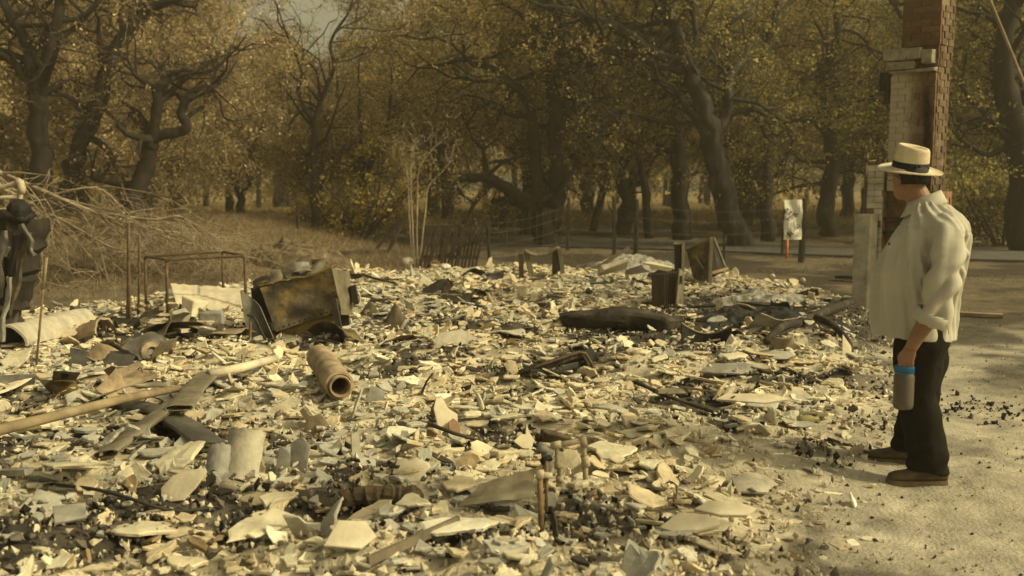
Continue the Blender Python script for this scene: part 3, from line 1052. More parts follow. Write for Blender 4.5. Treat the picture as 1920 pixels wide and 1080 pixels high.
        if seed == 113:
            extra = [(wp([(1905, 250), (1860, 235), (1825, 225), (1792, 236)], Y), [.1, .09, .07, .04], 3, .5),
                     (wp([(1912, 300), (1880, 280), (1850, 290), (1800, 262)], Y), [.09, .08, .06, .03], 2, .5)]
        tree("oak_tree", label, [(pts, rad, limbs, .3)] + extra, pal, seed, pts[0], leaves=9, size=.042, limb_len=2.5)
    # slender leafy shrub with yellowing leaves left of the saplings
    rng = random.Random(5)
    b = gp(690, 462)
    paths = []
    for k in range(6):
        a = rng.uniform(-1, 1)
        paths.append(([b + Vector((rng.uniform(-.3, .3), rng.uniform(-.2, .2), 0)), b + Vector((a * .7, rng.uniform(-.4, .4), .9)), b + Vector((a * 1.5, rng.uniform(-.8, .8), 1.5 + .9 * (1 - abs(a))))], [.03, .022, .012], 6, .2))
    tree("leafy_shrub", "yellowing leafy shrub left of the pale sapling", paths, 'yellow', 120, b, leaves=7, size=.05, limb_len=.9, cat='shrub', sig=.14)
    b = gp(540, 455)
    # pale saplings in front of the slatted panel
    b = G(778, 498)
    Y = b.y
    paths = []
    for pth in ([(776, 490), (772, 400), (770, 330), (772, 285)], [(781, 492), (782, 400), (785, 320), (806, 286)], [(786, 488), (797, 400), (803, 350), (830, 322)], [(774, 495), (768, 420), (764, 330), (755, 290)]):
        q = wp(pth, Y); q[0].z = b.z - .02
        paths.append((q, [.020, .017, .012, .005], 2, .6))
    tree("sapling", "pale bare multi-stemmed sapling growing in front of the slatted panel", paths, 'olive', 121, b, leaves=0, limb_len=.7, bark='bark_pale', limb_scale=.5)
    # round bush beyond the road at the right
    rng = random.Random(9)
    for lab, bx, by, hgt, wid, sd_, pal in [("broad dark green bush beyond the road at the right edge", 1880, 462, 2.0, 1.7, 130, 'green'),
                                        ("smaller dark bush beyond the road, just right of the chimney", 1800, 458, 1.2, .9, 131, 'green'),
                                        ("low yellowish bush under the middle oak's arching limb", 930, 425, .9, 1.3, 132, 'yellow'),
                                        ("low olive bush at the foot of the slim upright oak", 650, 452, .8, 1.0, 133, 'olive')]:
        b = gp(bx, by)
        paths = []
        for k in range(9):
            a = rng.uniform(-1, 1) * wid; c = rng.uniform(-.7, .7) * wid
            paths.append(([b + Vector((a * .15, c * .15, 0)), b + Vector((a * .7, c * .7, hgt * .45)), b + Vector((a, c, hgt * rng.uniform(.6, .9)))], [.04, .03, .012], 6, .15))
        tree("bush", lab, paths, pal, sd_, b, leaves=7, size=.06, limb_len=.9, cat='bush', sig=.17)


hero_trees()


def snag():  # unseen tree, added to throw a shadow band over the foreground rubble
    b = Vector((5.6, 2.55, 0)); b.z = H(b.x, b.y) - .05
    V = Vector
    tree("shadow_snag", "bare burnt snag added out of view past the right edge to shade the foreground rubble", [
        ([b, b + V((.05, .02, 1.6)), b + V((-.08, .05, 3.2)), b + V((.05, .02, 5.0)), b + V((.0, .1, 6.8))], [.20, .17, .15, .11, .05], 7, .4),
        ([b + V((-.05, .04, 2.9)), b + V((-.5, .3, 3.6)), b + V((-.7, .5, 4.6)), b + V((-.6, .8, 5.5))], [.11, .09, .07, .03], 5, .3)],
        'tan', 140, b, leaves=2, size=.05, limb_len=1.3, thin_front=False, bark='bark')


snag()


def background_trees():
    rng = random.Random(77)
    protos = []
    for k, (pal, st, dr) in enumerate([('tan', OAK_DROOP, .2), ('olive', OAK, .05), ('green', OAK, .05), ('tan', OAK, .05)]):
        base = Vector((0, 0, 0))
        paths = []
        tr = [Vector((0, 0, -.1)), Vector((.1, 0, 1.2)), Vector((-.15, .1, 2.4))]
        paths.append((tr, [.27, .23, .2], 2, .6))
        for s in range(5):
            a = 2 * math.pi * (s + rng.random() * .6) / 5
            q = Vector((math.cos(a), math.sin(a), 0))
            paths.append(([tr[-1], tr[-1] + q * 1.1 + Vector((0, 0, 1.4)), tr[-1] + q * 2.0 + Vector((0, 0, rng.uniform(2.6, 4.2))), tr[-1] + q * 2.3 + Vector((0, 0, rng.uniform(4.5, 6.5)))],
                          [.15, .12, .08, .04], 9, .1))
        protos.append((tree("oak_tree", None, paths, pal, 300 + k, base, leaves=11, size=.06, style=st, droop=dr, limb_len=2.5, sig=.2, thin_front=False, twigs=4 if pal == 'tan' else 2), pal))
    spots = []
    for row, (d0, n) in enumerate([(33, 11), (41, 12), (50, 12)]):
        for i in range(n):
            u = -0.66 + 1.32 * (i + .5 + rng.uniform(-.3, .3)) / n
            spots.append((u * d0, d0 + rng.uniform(-3.5, 3.5), row))
    used = [0] * 4
    lab = {'tan': 'brown scorched oak standing among others at the back of the wood', 'olive': 'olive-brown oak standing among others at the back of the wood', 'green': 'dark green oak standing among others at the back of the wood'}
    for q_i, (x, y, row) in enumerate(spots):
        u = x / y
        if q_i == 1: k = 3
        elif u < -.2: k = rng.choice([0, 3, 0, 3, 1])
        elif u < .1: k = rng.choice([1, 3, 1, 2])
        else: k = rng.choice([2, 2, 1])
        pr, pal = protos[k]
        if used[k] == 0:
            o = pr
        else:
            o = pr.copy(); COL.objects.link(o)
            for ch in pr.children:
                c = ch.copy(); COL.objects.link(c); c.parent = o
        used[k] += 1
        hs = rng.uniform(.85, 1.12) * (1 + .12 * row)
        # lower skyline where the photograph shows open sky
        if -.33 < u < -.10: hs *= .62
        o.location = (x, y, H(x, y)); o.rotation_euler = (0, 0, rng.uniform(0, 6.28)); o.scale = (hs * rng.uniform(.9, 1.15), hs * rng.uniform(.9, 1.15), hs)
        tag(o, lab[pal], 'tree', 'oaks at the back of the wood, ' + pal)
    # the far wood that reads as one mass
    rs = np.random.RandomState(5)
    n = 900
    X = rs.uniform(-62, 62, n); Yc = rs.uniform(62, 84, n)
    top = 6.2 + 2.4 * fbm(X * .12, Yc * .1, 88)
    top = np.where((X / Yc > -.33) & (X / Yc < -.10), top * .62, top)
    Z = 0.9 + (top - .9) * rs.rand(n) ** .8
    pts = np.stack([X, Yc, Z], 1)
    o = leaf_cloud("woods", pts, 75, .85, .17, 'olive', rs, None)
    o2 = MB()
    for k in range(150):
        x = rs.uniform(-60, 60); y = rs.uniform(61, 84)
        o2.tube([(x, y, -.1), (x + rs.uniform(-.4, .4), y, 3), (x + rs.uniform(-.9, .9), y, 6)], [.2, .15, .07], 5)
    t = o2.build("trunk", M['bark'], None, origin=(0, 0, 0), fix=False)
    t.parent = o
    tag(o, 'far olive-brown wood closing the view behind the oaks', 'wood', kind='stuff')


background_trees()


def dry_grass():
    rs = np.random.RandomState(3)
    def blades(n, xr, yr, hmin, hmax, w, accept, colset):
        x = rs.uniform(*xr, n); y = rs.uniform(*yr, n)
        ok = accept(x, y); x, y = x[ok], y[ok]
        n = len(x)
        z = Hnp(x, y)
        h = rs.uniform(hmin, hmax, n) * (0.4 + 1.1 * fbm(x * .8, y * .8, 23))
        a = rs.uniform(0, 6.28, n); l = rs.normal(0, .8, (n, 2)) * h[:, None]
        b = np.stack([x, y, z - .02], 1)
        t = b + np.stack([l[:, 0], l[:, 1], h], 1)
        s = np.stack([np.cos(a), np.sin(a), 0 * a], 1) * w
        v = np.stack([b - s, b + s, t], 1).reshape(-1, 3)
        f = np.arange(n * 3).reshape(n, 3)
        pl = np.array(colset); col = pl[rs.randint(0, len(pl), n)] * rs.uniform(.7, 1.2, n)[:, None]
        return v, f, col
    acc = lambda x, y: (rub_sd(x, y) < -.6) & (x < -1.2 - 0.15 * (y - 14)) & (x > -.62 * y - 1) & (rs.rand(len(x)) < sstep(12.5, 17, y + 2 * fbm(x, y, 6)))
    v1, f1, c1 = blades(60000, (-17, 0), (11.5, 25), .04, .25, .005, acc, [(.24, .18, .105), (.18, .135, .08), (.32, .25, .15), (.10, .075, .048)])
    acc2 = lambda x, y: (rub_sd(x, y) < -.5) & (np.abs(x) < .6 * y) & (fbm(x * .5, y * .5, 15) > .5)
    v2, f2, c2 = blades(26000, (-12, 16), (15, 30), .04, .16, .006, acc2, [(.2, .14, .07), (.13, .095, .055), (.28, .21, .1)])
    acc3 = lambda x, y: np.abs(x) < .6 * y
    v3, f3, c3 = blades(26000, (-30, 30), (36, 58), .15, .5, .02, acc3, [(.4, .3, .12), (.32, .24, .09), (.25, .19, .08)])
    v = np.concatenate([v1, v2, v3]); f = np.concatenate([f1, f2 + len(v1), f3 + len(v1) + len(v2)]); c = np.concatenate([c1, c2, c3])
    o = mesh_np("dry_grass", v, f, M['grass'], c)
    tag(o, 'dry brown grass and brush over the bank and yard', 'grass', kind='stuff')


dry_grass()


M['sootstone'] = mat("sooty_stone", (.10, .085, .06), (.30, .27, .2), (.42, .38, .29), scale=7, bump=.7, bscale=24)


# ---------------------------------------------------------------- chimney
def chimney():
    Y = 11.4
    base = G(1715, 600)
    base = Vector((at(1693, 590, Y).x, Y, 0.0)); base.z = H(base.x, base.y) - .06
    root = thing("brick_chimney", "tall sooty brick chimney with white painted courses, the only part of the house still standing", "chimney", base)
    cd = Vector((-base.x, -base.y, 0)).normalized()
    r = Vector((-cd.y, cd.x, 0))               # to the right as seen by the camera
    if r.x < 0: r = -r
    th = math.radians(27)
    ex = r * math.cos(th) - (-cd) * 0 + (-cd) * math.sin(th) * 1.0    # along the front face, to the right it runs away... front edge nearest is its right end
    ex = (r * math.cos(th) + cd * math.sin(th)).normalized()
    ey = Vector((-ex.y, ex.x, 0))              # into the wall, away from the camera
    rng = random.Random(21)
    def W(x, y, z):
        return base + ex * x + ey * y + Vector((0, 0, z))
    R = Matrix((ex, ey, Vector((0, 0, 1)))).transposed()
    white = (.42, .37, .27); rust = (.20, .12, .063); dirty = (.30, .235, .155); soot = (.035, .028, .02); brown = (.125, .08, .045)

    def brickwork(mb, x0, x1, y0, y1, z0, z1, colf, bh=.074, bl=.21, gap=.006):
        """a mortar core faced with laid bricks all round"""
        mb.box(W((x0 + x1) / 2, (y0 + y1) / 2, (z0 + z1) / 2), (x1 - x0 - .016, y1 - y0 - .016, z1 - z0 - .004), R, (.22, .168, .108))
        nz = max(1, int(round((z1 - z0) / bh))); h = (z1 - z0) / nz
        for k in range(nz):
            z = z0 + (k + .5) * h
            for face in range(4):
                L = (x1 - x0) if face < 2 else (y1 - y0)
                n = max(1, int(round(L / bl)))
                step = L / n
                off = (k % 2) * step * .5
                edges = [0] + [q for q in (off + i * step for i in range(n + 1)) if .03 < q < L - .03] + [L]
                for a, b in zip(edges, edges[1:]):
                    c = (a + b) / 2; w = b - a - gap
                    if w < .02: continue
                    dp = .05 + rng.uniform(-.002, .002); o = rng.uniform(-.004, .005) - (rng.uniform(.008, .02) if rng.random() < .08 else 0); w *= rng.uniform(.93, 1)
                    if face == 0: p = (x0 + c, y0 + .022 - o); s = (w, dp, h - gap)
                    elif face == 1: p = (x0 + c, y1 - .022 + o); s = (w, dp, h - gap)
                    elif face == 2: p = (x0 + .022 - o, y0 + c); s = (dp, w - .056 if (a == 0 or b == L) else w, h - gap)
                    else: p = (x1 - .022 + o, y0 + c); s = (dp, w - .056 if (a == 0 or b == L) else w, h - gap)
                    mb.box(W(p[0], p[1], z), s, R, colf(face, p[0] - x0, p[1] - y0, z, x1 - x0))

    def vary(c, a=.18):
        f = 1 + rng.uniform(-a, a)
        return tuple(q * f for q in c)

    def shaft_col(face, x, y, z, w):
        if face == 0:
            if z > 3.1: return vary(tuple(p * .5 + q * .5 for p, q in zip(brown, rust)), .14)
            return vary(tuple(p * .35 + q * .65 for p, q in zip(brown, rust)), .16)
            t = x / w + rng.uniform(-.03, .03) + .5 * (float(fbm(np.array([z * 2.3]), np.array([x * 2.0]), 201, 3)[0]) - .5)
            def mixc(a, b, k): return tuple(p * (1 - k) + q * k for p, q in zip(a, b))
            if t < .30: return vary(white, .08)
            if t < .52: return vary(mixc(white, dirty, (t - .30) / .22), .1)
            c_ = mixc(dirty, rust, min(1, (t - .52) / .16))
            st_ = math.exp(-((x / w - .84 - .05 * math.sin(z * 2)) / .09) ** 2) * (1 if z < 2.75 else .3)
            return vary(mixc(c_, soot, min(.92, st_)), .1)
        if face == 3: return vary((.145, .102, .064), .12)
        return vary(brown)
    w, d = .55, .34
    mb = MB(); brickwork(mb, -w / 2, w / 2, 0, d, 1.55, 2.98, shaft_col)
    mb.build("shaft", painted_brick(ex), root)
    mb = MB(); brickwork(mb, -w / 2 + .10, w / 2 + .02, .02, d + .02, 3.22, 5.1, shaft_col)
    # the stepped shoulder
    brickwork(mb, -w / 2 + .03, w / 2 + .012, .012, d + .012, 2.98, 3.22, lambda *a: vary(brown))
    mb.build("upper_shaft", M['brick'], root)
    mb = MB()
    cr = random.Random(12); mb.box(W(-.19, -.02, 3.14), (.28, .16, .125), R @ rotm(0, 2, 0), None, .014, cr); mb.box(W(.03, -.03, 3.135), (.16, .15, .12), R @ rotm(0, -3, 3), None, .014, cr); mb.box(W(.185, -.015, 3.09), (.14, .14, .15), R, None, .014, cr); mb.box(W(-.12, -.025, 3.01), (.34, .13, .085), R @ rotm(0, 1.5, 0), None, .012, cr)
    mb.box(W(.0, -.03, 2.945), (.55, .09, .04), R, None, .01, cr)
    mb.build("stone_ledge", M['sootstone'], root, bevel=.01)
    mb = MB(); mb.beam(W(-.36, .10, 2.97), W(-.37, .10, 2.60), .13, .03); mb.box(W(-.42, .1, 2.86), (.10, .02, .22), R)
    mb.build("charred_board", M['charwood'], root)
    # hearth mass below
    def hearth_col(face, x, y, z, w):
        if face == 0 and x < .2: return vary((.56, .51, .40), .08)
        if face == 2: return vary((.50, .45, .35), .1)
        if face == 0: return vary(tuple(p * .6 + q * .4 for p, q in zip(brown, rust)), .14)
        return vary((.25, .15, .085))
    mb = MB(); brickwork(mb, -.50, -.30, -.05, .50, 0, 1.86, hearth_col, bl=.2)
    mb.build("white_brick_jamb", M['brick'], root)
    mb = MB(); brickwork(mb, -.30, .32, .06, .44, 0, 1.55, lambda f, x, y, z, w: vary(tuple(p * .6 + q * .4 for p, q in zip(brown, rust)), .14) if f == 0 else vary((.25, .15, .085)))
    mb.build("firebox_wall", M['brick'], root)
    mb = MB(); mb.box(W(-.17, .035, 1.22), (.44, .10, .035), R); mb.box(W(-.19, .04, 1.06), (.38, .10, .03), R)
    mb.build("lintel", M['charwood'], root)
    mb = MB()
    mb.box(W(-.43, -.165, .64), (.20, .18, 1.28), R, None, .012, rng)
    mb.build("concrete_pier", M['concrete'], root, bevel=.015)
    for dx, sz in ((-1.02, .2), (-1.0, .15)):
        mb = MB(); c = W(dx + .17, -.16 if sz > .18 else .2, .10)
        mb.box(c, (sz, .2, .2), R @ rotm(0, 0, 12), None, .01, rng)
        tag(mb.build("concrete_block", M['concrete'], bevel=.01), ["larger", "smaller"][sz < .18] + " pale concrete block at the foot of the chimney pier", "block")
    # rusty standpipe beside it
    mb = MB(); q = W(-.62, .12, 0)
    mb.tube([q, q + Vector((0, 0, 1.98))], .016, 8); mb.tube([q + Vector((-.09, 0, 1.9)), q + Vector((.12, 0, 1.92))], .012, 6)
    mb.tube([q + Vector((0, 0, 1.9)), q + Vector((0, 0, 2.03))], .028, 8)
    tag(mb.build("standpipe", M['pipe_brown'], smooth=True), "thin rusty standpipe with a tap head beside the chimney jamb", "pipe")
    # leaning pole in the top right corner
    mb = MB(); a = at(1840, -40, 14.5); b_ = at(1990, 330, 14.5)
    b2 = b_ + (b_ - a) * .75
    t = (0 - a.z) / (b2.z - a.z); b2 = a + (b2 - a) * t
    mb.tube([a, b2], [.022, .035], 8)
    tag(mb.build("leaning_pole", M['wood'], smooth=True), "thin brown pole slanting down at the top right corner", "pole")


chimney()


# ---------------------------------------------------------------- fences, posts, sign
def yard_things():
    rng = random.Random(8)
    posts = [(1152, 478, 372, .085, "square charred fence post with a broken branch stub, left one of the close pair"), (1192, 488, 378, .09, "square charred fence post, right one of the close pair"),
             (1064, 470, 372, .075, "dark fence post just right of the three-stemmed oak"),
             (500, 465, 436, .10, "short burnt post stump in the brush near the slim upright oak"),
             (1213, 470, 470, .0, ""), (918, 505, 405, .055, "thin charred post at the end of the slatted panel"), (558, 440, 395, .07, "dark post at the back of the brush bank"),
             (1466, 480, 398, .06, "dark post left of the white notice board"), (1502, 492, 372, .10, "thick dark post carrying the white notice board"),
             (1357, 490, 440, .035, "thin iron stake in front of the great grey-barked oak")]
    P = {}
    for x, yb, yt, w, lab in posts:
        if not lab: continue
        b = G(x, yb); h = (yb - yt) * b.y / F
        P[x] = (b, h)
        mb = MB(); n = 7
        top = b + Vector((rng.uniform(-.05, .05), 0, h))
        rings = []
        for k in range(n):
            t = k / (n - 1); c = b.lerp(top, t) - Vector((0, 0, .1 if k == 0 else 0))
            q = w / 2 * (1 - .12 * t)
            rings.append([c + Vector((sx * q + rng.uniform(-.006, .006), sy * q + rng.uniform(-.006, .006), rng.uniform(-.02, .05) if k == n - 1 else 0)) for sx, sy in ((-1, -1), (0, -1.1), (1, -1), (1.1, 0), (1, 1), (0, 1.1), (-1, 1), (-1.1, 0))])
        mb.loft(rings)
        if x == 1152:
            mb.tube([b + Vector((-.04, 0, h * .75)), b + Vector((-.14, -.02, h * .86)), b + Vector((-.18, -.02, h * .98))], [.02, .015, .008], 5)
        tag(mb.build("fence_post", M['charwood']), lab, "fence post", "burnt fence posts along the road")
    # sagging wires
    mb = MB()
    chain = [P[918][0] + Vector((0, 0, P[918][1] * .0)), P[1064][0], P[1152][0], P[1192][0], P[1466][0], P[1502][0]]
    hs = [.9, 1.15, 1.2, 1.2, 1.1, 1.1]
    for f_ in (.25, .5, .75, .95):
        for (a, ha), (b, hb) in zip(zip(chain, hs), zip(chain[1:], hs[1:])):
            pts = []
            for k in range(7):
                t = k / 6
                p = a.lerp(b, t); z = (ha * (1 - t) + hb * t) * f_
                p = p + Vector((0, 0, z - .05 * 4 * t * (1 - t) * (1 + f_)))
                pts.append(p)
            mb.tube(pts, .003, 4, cap=False)
    for k in range(12):
        t = k / 11; p = chain[0].lerp(chain[1], t); mb.tube([p + Vector((0, 0, .05)), p + Vector((0, 0, 1.0))], .003, 4, cap=False)
    for k in range(16):
        t = k / 15; p = P[1192][0].lerp(P[1466][0], t); mb.tube([p + Vector((0, 0, .02)), p + Vector((0, 0, .42))], .003, 4, cap=False)
    tag(mb.build("wire_fence", M['wire']), "sagging rusty wire strung between the burnt fence posts", "wire fence")
    # notice board
    b, h = P[1502]; s = b.y / F
    root = thing("notice_board", "white weathered notice board with peeling dark marks, fixed to a dark post by the road", "notice board", Vector((at(1487, 450, b.y - .07).x, b.y - .07, at(1487, 450, b.y - .07).z)))
    mb = MB(); c = at(1487, 412, b.y - .07)
    n = 8; g = []
    for i in range(n):
        row = []
        for j in range(n):
            u = (i / (n - 1) - .5) * 33 * s; v = (j / (n - 1) - .5) * 74 * s
            row.append(c + Vector((u + .012 * math.sin(j * 1.7), .015 * math.sin(i + j * .9), v)))
        g.append(row)
    mb.sheet(g, .012); mb.build("board", M['white_paint'], root)
    mb = MB()
    for k in range(15):
        a = c + Vector((rng.uniform(-.16, .12) , -.026, rng.uniform(-.36, .36)))
        q = [a + Vector((rng.gauss(0, .028), 0, rng.gauss(0, .03))) for _ in range(5)]
        mb.tube(catmull(q, 2), rng.uniform(.004, .011), 4)
    mb.build("mark", M['char'], root)
    mb = MB(); q = G(1475, 484); mb.tube([q - Vector((0, 0, .1)), q + Vector((0, 0, .46))], .03, 8)
    tag(mb.build("marker_stake", M['orange'], smooth=True), "orange marker stake under the white notice board", "stake")
    # slatted panel leaning behind the saplings
    p0 = G(788, 500); p1 = G(890, 502)
    s = p0.y / F
    root = thing("slatted_panel", "dark wooden picket panel leaning behind the pale sapling", "fence panel", (p0 + p1) / 2)
    d = (p1 - p0); d.z = 0; L = d.length; d.normalize(); nrm = Vector((-d.y, d.x, 0))
    lean = d * .16 + nrm * .18
    n = 17
    for k in range(n):
        t = k / (n - 1)
        a = p0 + d * (L * t + rng.uniform(-.01, .01)); a.z = H(a.x, a.y)
        h = (76 + rng.uniform(-5, 4)) * s
        mb = MB(); top = a + Vector((0, 0, h)) + lean * h + d * rng.uniform(-.03, .03)
        mb.beam(a - Vector((0, 0, .03)), top, .048, .02, roll=math.degrees(math.atan2(d.y, d.x)) + rng.uniform(-8, 8) + 90)
        mb.build("slat", M['wood_dark'], root)
    mb = MB()
    for f_ in (.25, .8):
        h = 74 * s * f_
        o = Vector((0, 0, h)) + lean * h + nrm * .03
        mb.beam(p0 + o, p1 + o, .03, .07)
    mb.build("rail", M['wood_dark'], root)
    mb = MB(); a = at(822, 487, p0.y - .25); b_ = at(918, 434, p0.y - .22); mb.beam(a, b_, .07, .04)
    tag(mb.build("charred_plank", M['charwood']), "charred plank slanting across the slatted panel", "plank")
    # charred A-frame beams at the left of it
    b0 = G(700, 474); s = b0.y / F
    apex = b0 + Vector((54 * s, 0, 66 * s))
    root = thing("collapsed_frame", "two charred beams propped in an A shape under the yellowing shrub", "beams", b0)
    mb = MB(); mb.beam(b0, apex, .08, .06); mb.build("beam", M['charwood'], root)
    mb = MB(); mb.beam(G(728, 474), apex + Vector((.02, .08, -.04)), .16, .07); mb.build("beam", M['charwood'], root)
    mb = MB(); a = G(600, 478); a2 = G(735, 473); mb.beam(a + Vector((0, 0, .03)), a2 + Vector((0, 0, .03)), .12, .06)
    tag(mb.build("charred_beam", M['charwood']), "charred beam lying on the yard in front of the A-shaped beams", "beam")
    mb = MB(); a = G(668, 521); a2 = G(752, 516); mb.beam(a + Vector((0, 0, .03)), a2 + Vector((0, 0, .03)), .16, .06)
    tag(mb.build("charred_beam", M['charwood']), "flat charred beam at the back edge of the rubble, below the white rock", "beam")

    # rocks by the sapling
    def rock(px_, py_, r, m, lab, sq=.8):
        c = G(px_, py_); s = c.y / F; R_ = r * s
        bm = bmesh.new(); bmesh.ops.create_icosphere(bm, subdivisions=3, radius=1)
        sd = rng.randint(0, 999)
        for v in bm.verts:
            q = v.co.copy()
            k = .78 + .45 * float(fbm(np.array([q.x * 1.6 + sd + q.z]), np.array([q.y * 1.6 - q.z * 1.3 + sd]), 3, 3)[0])
            v.co = Vector((q.x * k * R_, q.y * k * R_, (q.z * k * sq + .55) * R_))
        me = bpy.data.meshes.new("rock"); bm.to_mesh(me); bm.free(); me.materials.append(m)
        o = bpy.data.objects.new("rock", me); COL.objects.link(o); o.location = c; tag(o, lab, "rock")
    rock(764, 498, 12, M['rock_white'], "white rock left of the sapling's foot")
    rock(806, 490, 13, M['rock'], "reddish rock right of the sapling, against the slatted panel")
    rock(816, 502, 11, M['rock'], "brown rock in front of the reddish one by the slatted panel", .7)
    rock(834, 507, 11, M['rock_white'], "pale flat rock at the foot of the slatted panel's slanting plank", .6)
    rock(1505, 528, 5, M['rock_white'], "small pale stone on the burnt yard below the notice board")
    rock(1448, 520, 5, M['rock_white'], "small pale stone on the burnt yard behind the ash heap")


yard_things()


# ---------------------------------------------------------------- debris of the house
def vec(x, y, z): return Vector((x, y, z))


def rivets(mb, pts, r=.009, n=Vector((0, -1, 0))):
    for p in pts:
        u, v = frame_of(n)
        ring = [p + n * .003 + (u * math.cos(a) + v * math.sin(a)) * r for a in [k * math.pi / 3 for k in range(6)]]
        mb.add(ring + [p + n * .006], [(k, (k + 1) % 6, 6) for k in range(6)])


def bilerp(a, b, c, d, u, v):
    return (a * (1 - u) + b * u) * (1 - v) + (d * (1 - u) + c * u) * v


def warped(a, b, c, d, nu=10, nv=10, amp=.015, seed=0, bow=0, thick=.006, mb=None):
    """a dented sheet between four corners"""
    mb = mb or MB()
    nn = (b - a).cross(d - a).normalized()
    g = []
    for i in range(nu + 1):
        row = []
        for j in range(nv + 1):
            u, v = i / nu, j / nv
            p = bilerp(a, b, c, d, u, v)
            w = float(fbm(np.array([u * 3 + seed * 7.3]), np.array([v * 3 + seed * 3.1]), seed, 3)[0]) - .5
            p = p + nn * (w * 2 * amp + bow * (4 * u * (1 - u)))
            row.append(p)
        g.append(row)
    mb.sheet(g, thick)
    return mb


def furnace():
    fb = G(575, 648); Y = fb.y - .12
    s = Y / F
    root = thing("burnt_furnace", "burnt rusting furnace cabinet with riveted front panel, standing askew in the rubble", "furnace", fb)
    A = at(487, 540, Y); B = at(622, 503, Y + .05); C = at(640, 582, Y + .10); D = at(518, 622, Y)
    # front panel with its rivets
    warped(A, B, C, D, 22, 16, .045, 3, .02, .008).build("front_panel", M['rust'], root, smooth=True, auto=40)
    mb = MB(); nrm = (B - A).cross(D - A).normalized()
    if nrm.y > 0: nrm = -nrm
    pts = [bilerp(A, B, C, D, u, .94) + nrm * .012 for u in np.linspace(.05, .95, 12)] + [bilerp(A, B, C, D, .95, v) + nrm * .012 for v in np.linspace(.55, .9, 4)]
    rivets(mb, pts, .010, nrm)
    mb.build("rivets", M['char'], root)
    # yellow lower panel set back
    A2 = at(522, 618, Y + .10); B2 = at(632, 585, Y + .18); C2 = at(634, 640, Y + .16); D2 = at(530, 655, Y + .08)
    warped(A2, B2, C2, D2, 10, 6, .03, 5, .0, .008).build("lower_panel", M['rust_yellow'], root, smooth=True, auto=40)
    # dark corner post
    mb = MB(); mb.beam(at(626, 560, Y + .02), at(642, 650, Y + .02), .05, .05); mb.build("corner_post", M['charwood'], root)
    # left side: bowed steel flank with an arched swage
    a = at(450, 545, Y - .02); b = at(488, 575, Y - .03); c = at(522, 655, Y - .06); d = at(468, 660, Y - .02)
    warped(a, b, c, d, 10, 14, .012, 8, .05, .008).build("side_panel", M['steel'], root, smooth=True, auto=40)
    arc = []
    for k in range(16):
        t = k / 15
        u = .45 + .38 * t ** 1.2 if t > .4 else .25 + .36 * math.sin(t / .4 * math.pi / 2) * .7
        v = .32 + .02 * math.cos(t * 3) if t < .4 else .32 + (t - .4) / .6 * .66
        arc.append(bilerp(a, b, c, d, min(u, .9), v) + vec(0, -.055, 0))
    mb = MB(); mb.tube(arc, .012, 6); mb.build("arched_rim", M['steel_dark'], root, smooth=True)
    # thin post on the left flank
    mb = MB(); mb.tube([at(470, 603, Y - .10), at(468, 665, Y - .12)], .012, 6); mb.build("leg", M['pipe_brown'], root)
    # back shell and right side
    a = at(622, 503, Y + .06); b = at(655, 508, Y + .5); c = at(662, 590, Y + .5); d = at(640, 590, Y + .1)
    warped(a, b, c, d, 8, 8, .02, 11, .02, .008).build("side_panel", M['galv'], root, smooth=True, auto=40)
    a = at(470, 540, Y + .45); b = at(650, 505, Y + .55); c = at(655, 610, Y + .5); d = at(480, 640, Y + .45)
    warped(a, b, c, d, 8, 8, .02, 12, .02, .008).build("back_panel", M['steel_dark'], root, smooth=True, auto=40)
    # crumpled top
    a = at(484, 538, Y); b = at(622, 502, Y + .03); c = at(632, 494, Y + .5); d = at(492, 528, Y + .5)
    warped(a, b, c, d, 14, 8, .035, 13, -.01, .01).build("top_panel", M['rust_yellow'], root, smooth=True, auto=40)
    tr = random.Random(4)
    for k in range(9):
        u = tr.uniform(.05, .95); vv = tr.uniform(.2, .9)
        c_ = bilerp(a, b, c, d, u, vv) + vec(0, 0, .02)
        w_ = tr.uniform(.05, .13)
        e1 = vec(w_, tr.uniform(-.04, .04), tr.uniform(-.02, .05)); e2 = vec(tr.uniform(-.04, .04), w_ * .8, tr.uniform(0, .07))
        warped(c_ - e1 - e2, c_ + e1 - e2, c_ + e1 + e2, c_ - e1 + e2, 5, 5, .03, 70 + k, .02, .006).build("torn_flap", M[tr.choice(['galv', 'steel', 'rust', 'ashgrey'])], root, smooth=True, auto=40)
    # dark flap at the right
    mb = MB(); mb.beam(at(662, 535, Y + .45), at(668, 570, Y + .45), .06, .05); mb.build("flue_stub", M['charwood'], root)
    # mound behind, of burnt stuff: handled by the heap
    # torn foot plate in front
    a = at(520, 645, Y - .12); b = at(545, 640, Y - .1); c = at(572, 690, Y - .55); d = at(512, 688, Y - .5)
    c.z = H(c.x, c.y) + .03; d.z = H(d.x, d.y) + .03
    tag(warped(a, b, c, d, 8, 8, .03, 15, .03, .008).build("torn_plate", M['rust_yellow'], smooth=True, auto=40), "torn rusty plate lying against the furnace's front corner", "metal plate")


furnace()


